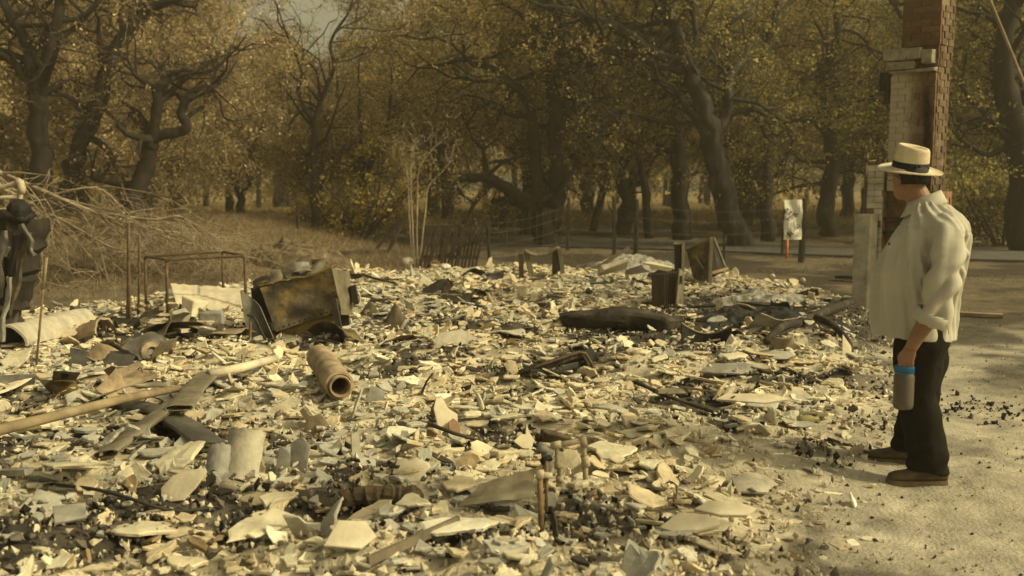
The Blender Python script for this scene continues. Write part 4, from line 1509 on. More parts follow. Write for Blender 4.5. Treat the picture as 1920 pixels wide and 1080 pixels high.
def heap(name, label, cat, pxx, pyy, wx, wy, hz, m, seed, rag=.5):
    """a mound of burnt material with a ragged surface"""
    c = G(pxx, pyy)
    n = 46
    v = []
    for i in range(n):
        for j in range(n):
            u = (i / (n - 1) - .5) * 2; w = (j / (n - 1) - .5) * 2
            x = c.x + u * wx; y = c.y + w * wy
            e = max(0, 1 - (u * u + w * w)) ** .6
            k = float(fbm(np.array([x * 3.2]), np.array([y * 3.2]), seed, 4)[0])
            z = H(x, y) - .06 + e * hz * (1 - rag + 2 * rag * k) + .05 * e * (float(vnoise(np.array([x * 17]), np.array([y * 17]), seed)[0]) - .5)
            v.append((x, y, z))
    mb = MB(); fs = []
    for i in range(n - 1):
        for j in range(n - 1):
            fs.append((i * n + j, (i + 1) * n + j, (i + 1) * n + j + 1, i * n + j + 1))
    mb.add(v, fs)
    return tag(mb.build(name, m, smooth=False), label, cat)


M['burntheap'] = mat("burnt_earth", (.03, .024, .017), (.13, .095, .055), (.27, .2, .12), scale=7, bump=1.0, bscale=30)
M['ashheap'] = mat("ash_heap", (.09, .085, .075), (.33, .31, .26), (.62, .58, .48), scale=8, bump=1.0, bscale=36)
heap("debris_heap", "brown heap of burnt earth and roots behind the furnace", "heap", 565, 505, 1.05, .8, .42, M['burntheap'], 5)
heap("ash_heap", "pale grey heap of ash in front of the burnt yard, left of the chimney", "heap", 1440, 562, .75, .55, .16, M['ashheap'], 6)
heap("ash_heap", "white ash and plaster heap at the back, left of the burnt cabinet panels", "heap", 1185, 512, .85, .6, .34, M['ashheap'], 8)
heap("soot_heap", "black sooty heap beside the crumpled dark tank", "heap", 1430, 600, 1.0, .6, .14, M['char'], 9)


def debris():
    rng = random.Random(31)
    # clay flue pipe with its liner
    a = G(604, 690, .10); b = G(637, 738, .10)
    a = a + (a - b).normalized() * .16
    ax = (b - a); L = ax.length; ax.normalize()
    s = b.y / F; R0 = 28 * s
    root = thing("flue_pipe", "short clay flue pipe with an inner collar, lying on its side below the furnace", "pipe", (a + b) / 2)
    u, v = frame_of(ax)
    Mx = Matrix((u, v, ax)).transposed().to_4x4(); Mx.translation = a + vec(0, 0, R0 * .55)
    prof = [(R0 * .78, 0.0), (R0 * .99, .0)] + [(R0 * (1.0 + .02 * math.sin(k * 2.1)), L * k / 9) for k in range(1, 9)] + [(R0 * .98, L), (R0 * .82, L + .004), (R0 * .80, L - .06), (R0 * .79, .02)]
    mb = MB(); mb.lathe(prof, 40, Mx, close=True); mb.build("shell", M['clay'], root, smooth=True, auto=35)
    prof = [(R0 * .62, L * .3), (R0 * .76, L * .3), (R0 * .76, L + .035), (R0 * .70, L + .045), (R0 * .60, L + .035), (R0 * .58, L * .35)]
    mb = MB(); mb.lathe(prof, 36, Mx, close=True); mb.build("inner_collar", M['clay'], root, smooth=True, auto=35)

    # tubular table frame
    f1 = G(312, 592); f2 = G(420, 560); bk1 = G(272, 578); Y0 = f1.y
    s = Y0 / F
    root = thing("tube_frame", "rusty tubular table frame without its top, standing behind the rubble at the left", "table frame", f1)
    def leg(x, y1, y2, Yd): return at(x, y1, Yd), at(x, y2, Yd)
    Yf, Yb = Y0, Y0 + .75
    tl, bl = at(312, 487, Yf), at(314, 590, Yf)
    tr_, br = at(459, 480, Yf + .25), at(461, 575, Yf + .25)
    tbl, bbl = at(272, 481, Yb), at(274, 575, Yb)
    tbr, bbr = at(417, 472, Yb + .25), at(419, 562, Yb + .25)
    for t, b_ in ((tl, bl), (tr_, br), (tbl, bbl), (tbr, bbr)):
        b_.z = H(b_.x, b_.y) - .03
        mb = MB(); mb.tube([b_, t - vec(0, 0, .03)], .017, 8); mb.build("leg", M['tube'], root, smooth=True)
    for p, q in ((tl, tr_), (tbl, tbr), (tl, tbl), (tr_, tbr)):
        d = (q - p).normalized()
        mb = MB(); mb.tube([p - vec(0, 0, .04), p + d * .012 - vec(0, 0, .008), p + d * .05, q - d * .05, q - d * .012 - vec(0, 0, .008), q - vec(0, 0, .04)], .015, 8); mb.build("rail", M['tube'], root, smooth=True)
    # iron stakes beside it
    for xx, y1, y2, r, lab in ((238, 418, 612, .017, "tall thin iron stake left of the tube frame"), (258, 440, 604, .013, "bent thin iron stake right beside the tube frame's left leg")):
        b_ = G(xx, y2); mb = MB(); t = at(xx + 3, y1, b_.y)
        mb.tube([b_ - vec(0, 0, .05), b_.lerp(t, .5) + vec(.01, 0, 0), t], r, 7)
        if xx == 238: mb.tube([b_ + vec(.035, 0, -.05), at(243, 545, b_.y)], r * .8, 6)
        tag(mb.build("iron_stake", M['tube'], smooth=True), lab, "stake")
    b_ = G(66, 690); t = at(87, 483, b_.y); mb = MB(); root = thing("marker_rod", "thin leaning rod with an orange-brown tip at the left of the rubble", "rod", b_)
    mb.tube([b_ - vec(0, 0, .05), b_.lerp(t, .72)], .009, 7); mb.build("rod", M['pipe_brown'], root, smooth=True)
    mb = MB(); mb.tube([b_.lerp(t, .72), t], .013, 7); mb.build("tip", M['wood'], root, smooth=True)

    # leaning charred hulk at the left edge
    b_ = G(-4, 664); Y = b_.y; s = Y / F
    root = thing("charred_hulk", "charred leaning hollow hulk at the left edge, with a black ball on top", "wreckage", b_)
    mb = MB(); g = []
    rows = [(662, -45, 12), (620, -50, 22), (570, -52, 32), (520, -55, 42), (470, -58, 56), (430, -60, 70), (412, -58, 60)]
    dense = []
    for q in range(25):
        y = 664 - q * 10.4
        x1 = float(np.interp(-y, [-r_[0] for r_ in rows], [r_[2] for r_ in rows])); x0 = float(np.interp(-y, [-r_[0] for r_ in rows], [r_[1] for r_ in rows]))
        dense.append((y, x0, x1 + rng.uniform(-6, 5) - (14 * rng.random() if q in (6, 7, 13, 18) else 0)))
    for y, x0, x1 in dense:
        row = []
        for k in range(13):
            t = k / 12; ang = math.pi * (1.05 - 1.1 * t)
            cx = (x0 + x1) / 2; rx = (x1 - x0) / 2
            p = at(cx + rx * math.cos(ang), y + rng.uniform(-4, 4) - (16 * rng.random() if y < 418 else 0), Y)
            p.y = Y + .20 - .26 * math.sin(ang) * (1 + .16 * math.sin(k * 2.1 + y * .03) + rng.uniform(-.06, .06)); row.append(p)
        g.append(row)
    mb.sheet(g, .02); mb.build("shell", M['charwood'], root, smooth=True, auto=45)
    mb = MB(); mb.tube([at(x1 + 1, y, Y + .12) for y, x0, x1 in rows], .022, 7); mb.build("edge_strip", M['steel'], root, smooth=True)
    mb = MB(); mb.tube([at(-30, 405, Y - .05), at(8, 402, Y - .1), at(45, 410, Y - .05), at(66, 402, Y)], [.05, .045, .04, .02], 8); mb.build("rim", M['char'], root, smooth=True)
    mb = MB(); q = at(36, 395, Y - .03); mb.lathe([(.001, -.1), (.05, -.085), (.08, -.05), (.094, -.01), (.09, .03), (.07, .065), (.03, .088), (.001, .092)], 22, Matrix.Translation(q)); mb.v = [tuple(q + (Vector(p) - q) * rng.uniform(.88, 1.1)) for p in mb.v]; mb.build("ball", M['char'], root, smooth=True)
    for (x, y, r) in ((20, 470, .05), (-2, 565, .04), (5, 500, .03)):
        mb = MB(); c = at(x - 12, y, Y - .09); mb.prism([(-r, -r * .7), (r * .3, -r), (r, r * .5), (0, r * 1.2)], .012, Matrix.Translation(c) @ rotm(90, 0, 0).to_4x4()); mb.build("peeling_flake", M['ashgrey'], root)
    for k, (xa, ya, xb, yb, w_, m_) in enumerate(((8, 432, -6, 560, 9, 'steel'), (30, 440, 12, 600, 7, 'steel_dark'), (52, 436, 20, 590, 6, 'rust'), (-14, 450, -22, 640, 8, 'steel_dark'), (44, 420, 62, 480, 6, 'steel'), (18, 520, 4, 640, 6, 'ashgrey'))):
        P0 = at(xa, ya, Y - .10 - .01 * k); P1 = at(xb, yb, Y - .09 - .012 * k); n_ = 14; g = []
        for i in range(n_):
            t = i / (n_ - 1); c_ = P0.lerp(P1, t) + vec(.012 * math.sin(t * 9 + k), -.02 * math.sin(t * 5 + k * 2), 0); ww = w_ * s * (.6 + .5 * math.sin(t * 7 + k * 1.7) ** 2)
            g.append([c_ + vec(-ww, .0, 0), c_ + vec(-ww * .3, -.012, rng.uniform(-.01, .01)), c_ + vec(ww * .4, -.014, 0), c_ + vec(ww, .004, rng.uniform(-.01, .01))])
        mb = MB(); mb.sheet(g, .006); mb.build("torn_strip", M[m_], root, smooth=True, auto=45)
    # bent pipe above
    Yp = Y + .35
    pts = [at(-30, 362, Yp), at(10, 350, Yp), at(30, 343, Yp), at(38, 348, Yp), at(39, 362, Yp), at(33, 405, Yp), at(26, 520, Yp), at(20, 660, Yp)]
    pts[-1].z = H(pts[-1].x, pts[-1].y)
    mb = MB(); mb.tube(pts, .022, 10); mb.tube([at(32, 339, Yp), at(38, 342, Yp), at(41, 352, Yp), at(40, 362, Yp)], .033, 10)
    mb.tube([at(-30, 374, Yp), at(34, 368, Yp)], .018, 8)
    tag(mb.build("bent_pipe", M['pipe'], smooth=True), "pale bent water pipe with an elbow, rising behind the charred hulk", "pipe")

    # white roofing sheet, sagging, with its dark torn underside
    a = G(322, 578); Y = a.y - .2
    mb = MB(); g = []
    for i in range(17):
        t = i / 16; row = []
        for j in range(9):
            w = j / 8
            x = 320 + 132 * t; yt = 532 + 10 * t; yb = 568 + 26 * t + 6 * math.sin(t * 3)
            yy = yt + (yb - yt) * w
            p = at(x + (10 * (w) if t < .3 else 0), yy, Y + .45 * (1 - w) - .1 * math.sin(w * 3.1))
            p.z += .008 * math.sin(t * 40)
            row.append(p)
        g.append(row)
    mb.sheet(g, .01)
    tag(mb.build("roof_sheet", M['plaster'], smooth=True, auto=40), "pale sagging roofing sheet propped between the tube frame and the furnace", "sheet")
    warped(at(375, 575, Y - .1), at(450, 588, Y - .1), at(452, 608, Y + .1), at(400, 600, Y + .1), 8, 6, .04, 21, -.03, .01).build("x", M['char'], smooth=True).name = "charred_sheet"
    tag(bpy.data.objects["charred_sheet"], "blackened torn sheet hanging under the pale roofing sheet", "sheet")
    # blocks under it
    for (x, y, w, h, d_, rz, m, lab) in ((325, 575, .22, .2, .2, 20, 'ashgrey', "grey block leaning at the tube frame's front leg"), (365, 590, .16, .17, .2, -25, 'plaster', "pale broken block under the roofing sheet, beside the white one"),
                                         (400, 612, .22, .17, .2, 12, 'ashgrey', "light grey stone block in front of the roofing sheet"), (340, 605, .16, .12, .14, 40, 'concrete', "small brown-grey block right of the tube frame's front leg")):
        c = G(x, y); mb = MB(); mb.box(c + vec(0, 0, h * .45), (w, d_, h), rotm(rng.uniform(-14, 14), rng.uniform(-20, 20), rz), None, .025, rng)
        tag(mb.build("block", M[m], bevel=.015), lab, "block")
    mb = MB(); mb.beam(G(272, 605, .08), G(350, 620, .05), .10, .035); tag(mb.build("pale_plank", M['plaster']), "short pale plank lying in front of the tube frame", "plank")
    mb = MB(); mb.beam(G(262, 600, .02), G(305, 578, .28), .06, .04); tag(mb.build("pale_plank", M['wood_grey']), "grey plank propped up between the iron stakes and the tube frame", "plank")
    # pot half buried
    a = G(245, 655, .08); b = G(285, 660, .06); ax = (a - b).normalized(); u, v = frame_of(ax); r = 20 * a.y / F
    Mx = Matrix((u, v, ax)).transposed().to_4x4(); Mx.translation = b
    mb = MB(); L = (a - b).length; mb.lathe([(r * .5, 0), (r * .9, .02), (r, L * .5), (r * 1.05, L), (r * .9, L), (r * .8, L * .4), (r * .4, .04)], 22, Mx, close=True)
    tag(mb.build("clay_pot", M['clay'], smooth=True, auto=40), "brown clay pot on its side left of the soot, below the iron stakes", "pot")

    # broad half-round culvert pieces at the left
    def halfpipe(p, q, r, th, m, name, lab, cat, a0=0, a1=180, n=18, sag=0):
        ax = (q - p).normalized(); u = ax.cross(vec(0, 0, 1)).normalized(); w = u.cross(ax)
        g = []
        for i in range(12):
            t = i / 11; c = p.lerp(q, t); row = []
            for k in range(n):
                an = math.radians(a0 + (a1 - a0) * k / (n - 1)); rr = r * (1 + .03 * math.sin(i * 1.3 + k))
                row.append(c + u * rr * math.cos(an) + w * rr * math.sin(an) + vec(0, 0, rng.uniform(-.004, .004)))
            g.append(row)
        mb = MB(); mb.sheet(g, th)
        return tag(mb.build(name, m, smooth=True, auto=45), lab, cat)
    halfpipe(G(10, 650, .02), G(150, 612, .0), .17, .02, M['concrete'], "half_pipe", "broad pale half-round sheet at the left, dark opening toward the right", "sheet")
    halfpipe(G(150, 640, .0), G(200, 622, .03), .13, .02, M['clay'], "half_pipe", "small curved brown tile right of the broad pale half-round sheet", "tile")
    mb = MB()
    for k in range(4):
        mb.tube([G(170, 600 + k * 4, .04 + .02 * k), G(215, 598 + k * 4, .06), G(262, 604 + k * 3, .05)], .022, 6)
    tag(mb.build("charred_boards", M['charwood']), "stack of thin charred boards behind the half-round sheets", "boards")
    # curved block of broken pipe, foreground left
    halfpipe(G(450, 905, -.03), G(450, 905, -.03) + vec(.02, .12, .22), .082, .022, M['concrete'], "broken_pipe_piece", "thick curved grey-tan pipe piece standing in the left foreground, beside the white oval flake", "pipe piece", 5, 170)
    halfpipe(G(408, 898, -.02), G(408, 898, -.02) + vec(.0, .09, .13), .06, .014, M['ashgrey'], "broken_pipe_piece", "thin grey curved pipe piece left of the thick curved one", "pipe piece", 20, 150)

    # flattened ducts crossing at the left
    def duct(pts, w, h, m, lab, roll=0):
        pts = [Vector(p) for p in pts]; n = len(pts); rings = []
        d = (pts[-1] - pts[0]).normalized(); u = d.cross(vec(0, 0, 1)).normalized(); v = u.cross(d)
        q = Matrix.Rotation(math.radians(roll), 3, d); u = q @ u; v = q @ v
        g = []
        for p in pts:
            row = []
            for k in range(15):
                a = 2 * math.pi * (k / 14) * .93
                cx, sx = math.cos(a), math.sin(a)
                row.append(p + u * (w / 2) * (abs(cx) ** .6) * (1 if cx > 0 else -1) + v * (h / 2) * (abs(sx) ** .7) * (1 if sx > 0 else -1) + vec(rng.uniform(-.003, .003), 0, rng.uniform(-.003, .003)))
            g.append(row)
        mb = MB(); mb.sheet(g, .004)
        return tag(mb.build("flattened_duct", m, smooth=True, auto=40), lab, "duct")
    duct([G(198, 852, .05), G(255, 808, .08), G(300, 775, .11), G(330, 752, .14)], .13, .035, M['galv'], "flattened grey metal duct pointing to the lower left, open end nearest the camera", roll=-12)
    duct([G(402, 838, .06), G(350, 800, .10), G(300, 770, .08), G(225, 752, .03)], .17, .05, M['steel'], "flattened dark duct crossing under the long pole, open end toward the lower right", roll=10)
    duct([G(336, 765, .16), G(365, 728, .12), G(392, 700, .10)], .15, .03, M['galv'], "flattened tan duct piece at the top of the crossing ducts")
    warped(G(172, 748, .05), G(300, 715, .12), G(322, 728, .10), G(182, 742, .03), 8, 5, .01, 31, .02).build("x", M['galv'], smooth=True).name = "metal_sheet"
    tag(bpy.data.objects["metal_sheet"], "flat grey metal sheet behind the long pole at the left", "sheet")
    warped(G(-60, 725, .08), G(10, 700, .12), G(62, 708, .10), G(-30, 745, .06), 8, 5, .01, 32, .02).build("x", M['plaster'], smooth=True).name = "flat_sheet"
    tag(bpy.data.objects["flat_sheet"], "large flat pale sheet at the left edge in front of the half-round sheet", "sheet")
    # long pole
    mb = MB(); mb.tube([G(-90, 838, .10), G(0, 806, .14), G(120, 776, .17), G(230, 748, .17), G(335, 728, .13)], [.03, .03, .028, .026, .024], 10)
    tag(mb.build("long_pole", M['wood'], smooth=True), "long tan pole lying across the rubble from the left edge", "pole")
    mb = MB(); mb.tube([G(392, 702, .10), G(450, 690, .12), G(516, 672, .10)], [.034, .033, .03], 9)
    tag(mb.build("broken_pole", M['plaster'], smooth=True), "short pale pole lying left of the torn plate, below the furnace", "pole")
    # bracket plate with holes
    root = thing("bracket_plate", "bent rusty bracket plate with bolt holes, left of the crossing ducts", "bracket", G(118, 735))
    warped(G(72, 712, .10), G(140, 714, .13), G(158, 745, .04), G(100, 742, .04), 6, 4, .012, 33, .0, .01).build("plate", M['rust'], root, smooth=True, auto=30)
    warped(G(98, 712, .12), G(142, 712, .14), G(150, 700, .26), G(100, 696, .24), 6, 4, .008, 34, .0, .01).build("upright", M['rust'], root, smooth=True, auto=30)
    mb = MB(); c = G(136, 728, .115); mb.lathe([(.001, 0), (.018, 0), (.018, .006), (.001, .006)], 12, Matrix.Translation(c)); mb.build("bolt", M['plaster'], root)
    c = G(126, 702, .2); mb = MB(); mb.lathe([(.001, 0), (.024, 0), (.024, .012), (.001, .012)], 14, Matrix.Translation(c + vec(0, -.03, 0)) @ rotm(80, 0, 0).to_4x4()); mb.build("hole", M['char'], root)

    # named big flakes: outline in pixels around a standing plane, or lying
    def flake(outline, cpx, cpy, tilt, yaw, th, m, lab, lift=.0, name="large_shard", bend=0):
        c = G(cpx, cpy, lift); s = c.y / F
        R = rotm(0, 0, yaw) @ rotm(tilt, 0, 0)
        poly = [(x * s, y * s) for x, y in outline]
        n = len(poly); vs = []; fs = []
        for f_ in (0.5, .95, 1.0):
            vs += [(x * f_, y * f_, bend * (x * f_) ** 2 + (-.002 if f_ == 1 else 0)) for x, y in poly]
        vs += [(x * .98, y * .98, bend * x * x - th) for x, y in poly]
        vs.append((0, 0, 0)); ci = len(vs) - 1
        for k in range(n):
            k2 = (k + 1) % n
            fs.append((ci, k, k2))
            for L in range(3): fs.append((L * n + k, (L + 1) * n + k, (L + 1) * n + k2, L * n + k2))
        fs.append(tuple(3 * n + k for k in reversed(range(n))))
        mb = MB(); mb.add([c + R @ Vector(v) for v in vs], fs)
        return tag(mb.build(name, m, auto=30, smooth=True), lab, "shard")
    star = [(-26, 2), (-8, 13), (4, 12), (9, 33), (12, 14), (22, -4), (17, -8), (6, -30), (-2, -30), (-8, -14)]
    flake(star, 985, 826, 74, 32, .010, M['plaster'], "pale star-shaped shard standing upright behind the valve pipes", .06)
    flake([(-24, -34), (20, -24), (24, -4), (6, 10), (-2, 30), (-16, 34), (-26, 14)], 838, 776, 70, 38, .012, M['plaster'], "tall pale slab of plaster propped up in the middle of the rubble", .10)
    flake([(-10, -24), (12, -20), (12, 6), (0, 16), (-12, 10)], 852, 800, 76, 30, .01, M['rock'], "small brown shard standing against the foot of the tall pale slab", .04)
    flake([(-9, -20), (8, -22), (9, 14), (-2, 24), (-10, 10)], 812, 775, 78, -50, .01, M['rock'], "narrow brown shard leaning at the left of the tall pale slab", .07)
    flake([(-44, -8), (-30, 20), (0, 34), (34, 42), (40, 36), (30, 4), (12, -26), (-14, -32), (-36, -26)], 342, 912, 50, -16, .012, M['plaster'], "pale oval flake lying tilted in the left foreground", .05, bend=.4)
    flake([(-40, -6), (-30, 22), (-16, 24), (-8, 18), (6, 24), (28, 14), (30, 2), (8, -28), (-18, -18)], 775, 880, 52, 6, .011, M['plaster'], "heart-shaped grey-white shard in the foreground, left of the valve pipes", .05)
    flake([(-60, -20), (-10, 30), (30, 22), (62, 4), (60, -16), (10, -34), (-40, -34)], 1290, 975, 12, 4, .016, M['plaster'], "broad flat pale slab in the right foreground", .07)
    flake([(-50, -10), (-20, 20), (30, 24), (70, 2), (50, -22), (0, -26)], 1350, 950, 16, -8, .016, M['plaster'], "broad flat pale slab lapping the back of the right foreground slab", .08)
    flake([(-46, -20), (-30, 26), (14, 40), (44, 22), (50, -16), (10, -36)], 1410, 905, 14, 20, .014, M['concrete'], "broad flat tan slab near the edge of the bare dirt at the right", .05)
    flake([(-50, -20), (-20, 34), (34, 28), (52, -8), (20, -36)], 655, 1000, 34, 12, .014, M['plaster'], "broad pale domed slab in the foreground, left of the charred log", .06, bend=-.9)
    flake([(-20, -36), (18, -30), (22, 20), (2, 38), (-18, 24)], 560, 855, 76, -14, .010, M['ashgrey'], "grey triangular shard standing upright, left foreground", .07)
    flake([(-16, -30), (16, -32), (18, 16), (-2, 34)], 528, 868, 78, 18, .010, M['ashgrey'], "grey narrow shard standing just left of the triangular one", .05)
    flake([(-10, -34), (10, -34), (8, 34), (-8, 30)], 668, 842, 82, 30, .012, M['concrete'], "narrow upright tan shard between the grey shards and the tall slab", .06)
    flake([(-22, -24), (18, -26), (28, 10), (6, 26), (-20, 16)], 590, 800, 66, -20, .01, M['clay'], "brown curved shard below the flue pipe", .04, bend=1.2)
    flake([(-20, -20), (18, -22), (22, 12), (-4, 24)], 700, 745, 72, 8, .01, M['ashgrey'], "grey shard standing just right of the flue pipe's mouth", .05)
    flake([(-44, -16), (-26, 22), (20, 30), (48, 6), (40, -18), (0, -28)], 850, 640, 40, 10, .014, M['concrete'], "flat tan slab leaning right of the curled rusty plates", .06)
    flake([(-60, -12), (-36, 26), (24, 32), (62, 10), (44, -22), (-10, -26)], 1085, 668 + 25, 20, -6, .014, M['ashgrey'], "rounded grey slab in front of the charred crate", .05)
    flake([(-70, -10), (-46, 18), (40, 22), (72, -4), (20, -24)], 1410, 745, 10, -4, .016, M['plaster'], "long pale slab at the right of the rubble, in front of the man", .07)
    flake([(-40, -20), (-34, 18), (30, 24), (44, -16)], 1490, 745, 22, 14, .016, M['concrete'], "tan square slab at the right of the rubble, toward the man's bottle", .07)
    flake([(-10, -30), (12, -34), (14, 10), (-2, 34)], 1585, 660, 78, 14, .012, M['plaster'], "pale upright pointed shard between the charred branch and the man", .08)
    flake([(-60, -14), (-40, 20), (36, 26), (66, -2), (20, -26)], 1370, 690, 14, 6, .016, M['ashgrey'], "pale blue-grey slab below the concave black sheet", .06)
    flake([(-30, -24), (-26, 26), (32, 20), (28, -22)], 130, 960, 24, 34, .012, M['ashgrey'], "square grey tile lying near the left edge of the foreground", .05)
    flake([(-50, -26), (-36, 20), (30, 32), (52, -6), (10, -34)], 545, 1062, 20, -8, .014, M['plaster'], "pale slab cut by the bottom edge of the picture", .05)

    # charred log pieces in the foreground
    mb = MB(); a = G(640, 935, .07); b = G(785, 925, .07)
    n = 26; pts = []; rad = []
    for k in range(n):
        t = k / (n - 1); pts.append(a.lerp(b, t) + vec(0, rng.uniform(-.014, .014), rng.uniform(-.01, .01))); rad.append(.042 * rng.uniform(.7, 1.2))
    mb.tube(pts, rad, 9); tag(mb.build("charred_log", M['burntheap']), "cracked charred log half buried in the foreground, left of the valve pipes", "log")
    mb = MB(); mb.tube([G(660, 952, .02), G(720, 955, .03), G(785, 948, .02)], [.03, .035, .03], 8); tag(mb.build("charred_log", M['char']), "black charred stick under the cracked log", "log")
    # curled metal strip
    q1, q2 = G(858, 950, .03), G(1000, 934, .05)
    tag(warped(q1, q2, q2 + vec(.01, .12, .10), q1 + vec(.10, .10, .07), 14, 6, .03, 61, .02, .005).build("metal_strip", M['galv'], smooth=True, auto=40), "scorched metal strip lying left of the upright brown pipe", "metal strip")
    # plumbing
    vb = G(1016, 1008); Yv = vb.y
    root = thing("standing_pipe", "thin brown pipe standing upright in the foreground with a brass cap", "pipe", vb)
    t = at(1012, 890, Yv); mb = MB(); mb.tube([vb - vec(0, 0, .05), t], .0125, 10); mb.build("pipe", M['pipe_brown'], root, smooth=True)
    mb = MB(); mb.tube([t - vec(0, 0, .012), t + vec(0, 0, .018)], .019, 10); mb.tube([t, t + vec(.05, 0.01, -.008)], .013, 8); mb.build("cap", M['pipe'], root, smooth=True)
    mb = MB(); q = t + vec(.028, .015, 0); mb.tube([q - vec(0, 0, .16), q + vec(0, 0, .05)], .007, 8); mb.build("side_pipe", M['pipe_brown'], root, smooth=True)
    Yw = Yv + .55; base = G(1050, 908)
    root = thing("valve_pipes", "ash-white plumbing valves and pipes rising just behind the upright brown pipe", "plumbing", vec(at(1050, 905, Yw).x, Yw, H(at(1050, 905, Yw).x, Yw)))
    A = lambda x, y, d=0: at(x, y, Yw + d)
    mb = MB(); mb.tube([A(1040, 836), A(1092, 826)], .014, 9); mb.tube([A(1092, 826), A(1096, 862)], .013, 9); mb.tube([A(1010, 834), A(1042, 836)], .013, 9)
    mb.tube([A(1097, 866), A(1098, 905)], .013, 9)
    mb.build("cross_pipe", M['pipe'], root, smooth=True)
    for fa, fb, fr in (((1092, 820), (1096, 838), .019), ((1097, 856), (1099, 874), .020), ((1034, 836), (1052, 833), .018)):
        mb = MB(); mb.tube([A(*fa), A(*fb)], fr, 10); mb.build("fitting", M['pipe'], root, smooth=True)
    mb = MB(); mb.tube([A(1044, 836), A(1045, 868), A(1049, 874), A(1051, 905)], [.011, .011, .014, .013], 9); mb.tube([A(1046, 866), A(1047, 878)], .019, 10); mb.tube([A(1049, 892), A(1050, 905)], .018, 9); mb.build("riser", M['pipe'], root, smooth=True)
    mb = MB(); mb.tube([A(1018, 838, -.03), A(1024, 850, -.03), A(1026, 872, -.03), A(1022, 905, -.03)], [.016, .026, .024, .014], 10); mb.tube([A(1012, 840, -.06), A(1034, 850, -.02)], .017, 9); mb.build("valve_body", M['ashgrey'], root, smooth=True)
    mb = MB(); mb.tube([A(1022, 858, -.06), A(1026, 866, -.07)], .03, 12); mb.build("valve_wheel", M['char'], root)
    mb = MB(); mb.box(G(1040, 822, .06) , (.17, .09, .06), rotm(6, 12, 8), None, .02, rng); tag(mb.build("charred_block", M['burntheap'], bevel=.01), "small charred block behind the valve pipes", "block")

    # burnt crate / grille in the middle
    c0 = G(975, 700, .03); c1 = G(1090, 662, .22); c2 = G(1110, 702, .02)
    root = thing("charred_crate", "charred tapering crate lid tilted up in the middle of the rubble", "crate", G(1050, 700))
    mb = MB(); a = c0; b_ = c1; w = vec(.10, .26, 0)
    for k in range(4):
        t = k / 3; mb.beam(a + w * t * .6, b_ + w * t * .55 - vec(0, 0, .05 * t), .02, .05)
    mb.build("slats", M['charwood'], root)
    mb = MB(); mb.tube([c0 - vec(.02, .02, 0), G(1030, 678, .13) - vec(0, .02, 0), c1 + vec(-.02, -.02, .01), c1 + vec(.03, -.02, 0), c2 + vec(0, -.02, .08), c2 + vec(.01, -.02, 0)], .012, 7); mb.build("rim", M['tube'], root, smooth=True)
    mb = MB(); warped(c1, c1 + w, c2 + w, c2, 6, 6, .02, 41, .02, .012, mb); mb.build("end_panel", M['char'], root)

    # crumpled dark tank
    a = G(1052, 598, .10); b_ = G(1280, 600, .10); n = 26
    rings = []
    for k in range(n):
        t = k / (n - 1); c = a.lerp(b_, t); e = min(1, (t + .02) * 7, (1.02 - t) * 6) ** .5
        ring = []
        for q in range(18):
            an = 2 * math.pi * q / 18
            rr = e * (1 + .10 * math.sin(3 * an + t * 9) + rng.uniform(-.03, .03))
            ca, sa = math.cos(an), math.sin(an); ring.append(c + vec(rng.uniform(-.03, .03), .24 * math.copysign(abs(ca) ** .6, ca) * rr, .085 * math.copysign(abs(sa) ** .55, sa) * rr * (1 - .25 * math.sin(t * 8) * (sa > 0)) + .02 * math.sin(t * 5)))
        rings.append(ring)
    mb = MB(); mb.loft(rings); tag(mb.build("crumpled_tank", M['charwood'], smooth=True, auto=38), "long crumpled dark tank lying in the middle of the burnt house", "tank")
    a = G(1180, 612, .06); b_ = G(1290, 606, .1); c = G(1288, 625, .02); d = G(1196, 624, .02)
    tag(warped(a, b_, c, d, 12, 6, .03, 44, .05, .012).build("curved_sheet", M['steel_dark'], smooth=True, auto=40), "dark bowed sheet lying against the front of the crumpled tank", "sheet")
    mb = MB(); mb.tube([G(1150, 612, .02), G(1158, 600, .14), G(1166, 590, .2), G(1180, 598, .15), G(1188, 618, .02)], .011, 6); tag(mb.build("wire_loop", M['tube'], smooth=True), "thin bent metal loop in front of the crumpled tank", "metal loop")

    # concave black sheet right of it
    p0 = G(1280, 645); Yc = p0.y; g = []
    for i in range(17):
        t = i / 16; row = []
        sag = 4 * t * (1 - t)
        top = 606 + 18 * sag + 4 * t; bot = 652 - 2 * t
        for j in range(4):
            w = j / 3; row.append(at(1278 + 94 * t, top + (bot - top) * w, Yc + .12 * sag + .03 * w))
        g.append(row)
    mb = MB(); mb.sheet(g, .01); root = tag(mb.build("concave_sheet", M['char'], smooth=True, auto=40), "black concave metal sheet with two horned corners standing in the rubble", "sheet")
    mb = MB(); mb.tube([r_[0] + vec(0, -.004, .004) for r_ in g], .008, 6); mb.build("pale_rim", M['galv'], root, origin=parent_world(root), smooth=True)

    # fin heater, cabinet frame and panels at the back right
    hb = G(1258, 578); Yh = hb.y
    root = thing("finned_heater", "blackened finned heater standing in the rubble behind the tank", "heater", hb)
    for k in range(9):
        x = 1234 + k * 4.2
        mb = MB(); a = at(x, 508 + (8 - k) * .8, Yh + .03 * k); c = at(x + 1, 578, Yh + .03 * k); c.z = min(c.z, H(c.x, c.y) + .02); mb.beam(a, c, .022, .16, roll=20)
        mb.build("fin", M['wood_dark'], root)
    mb = MB(); a = at(1273, 503, Yh - .02); b_ = at(1282, 510, Yh + .1); c = at(1279, 580, Yh + .1); d = at(1266, 580, Yh - .02)
    warped(a, b_, c, d, 4, 8, .004, 45, 0, .02, mb); mb.build("end_plate", M['galv'], root)
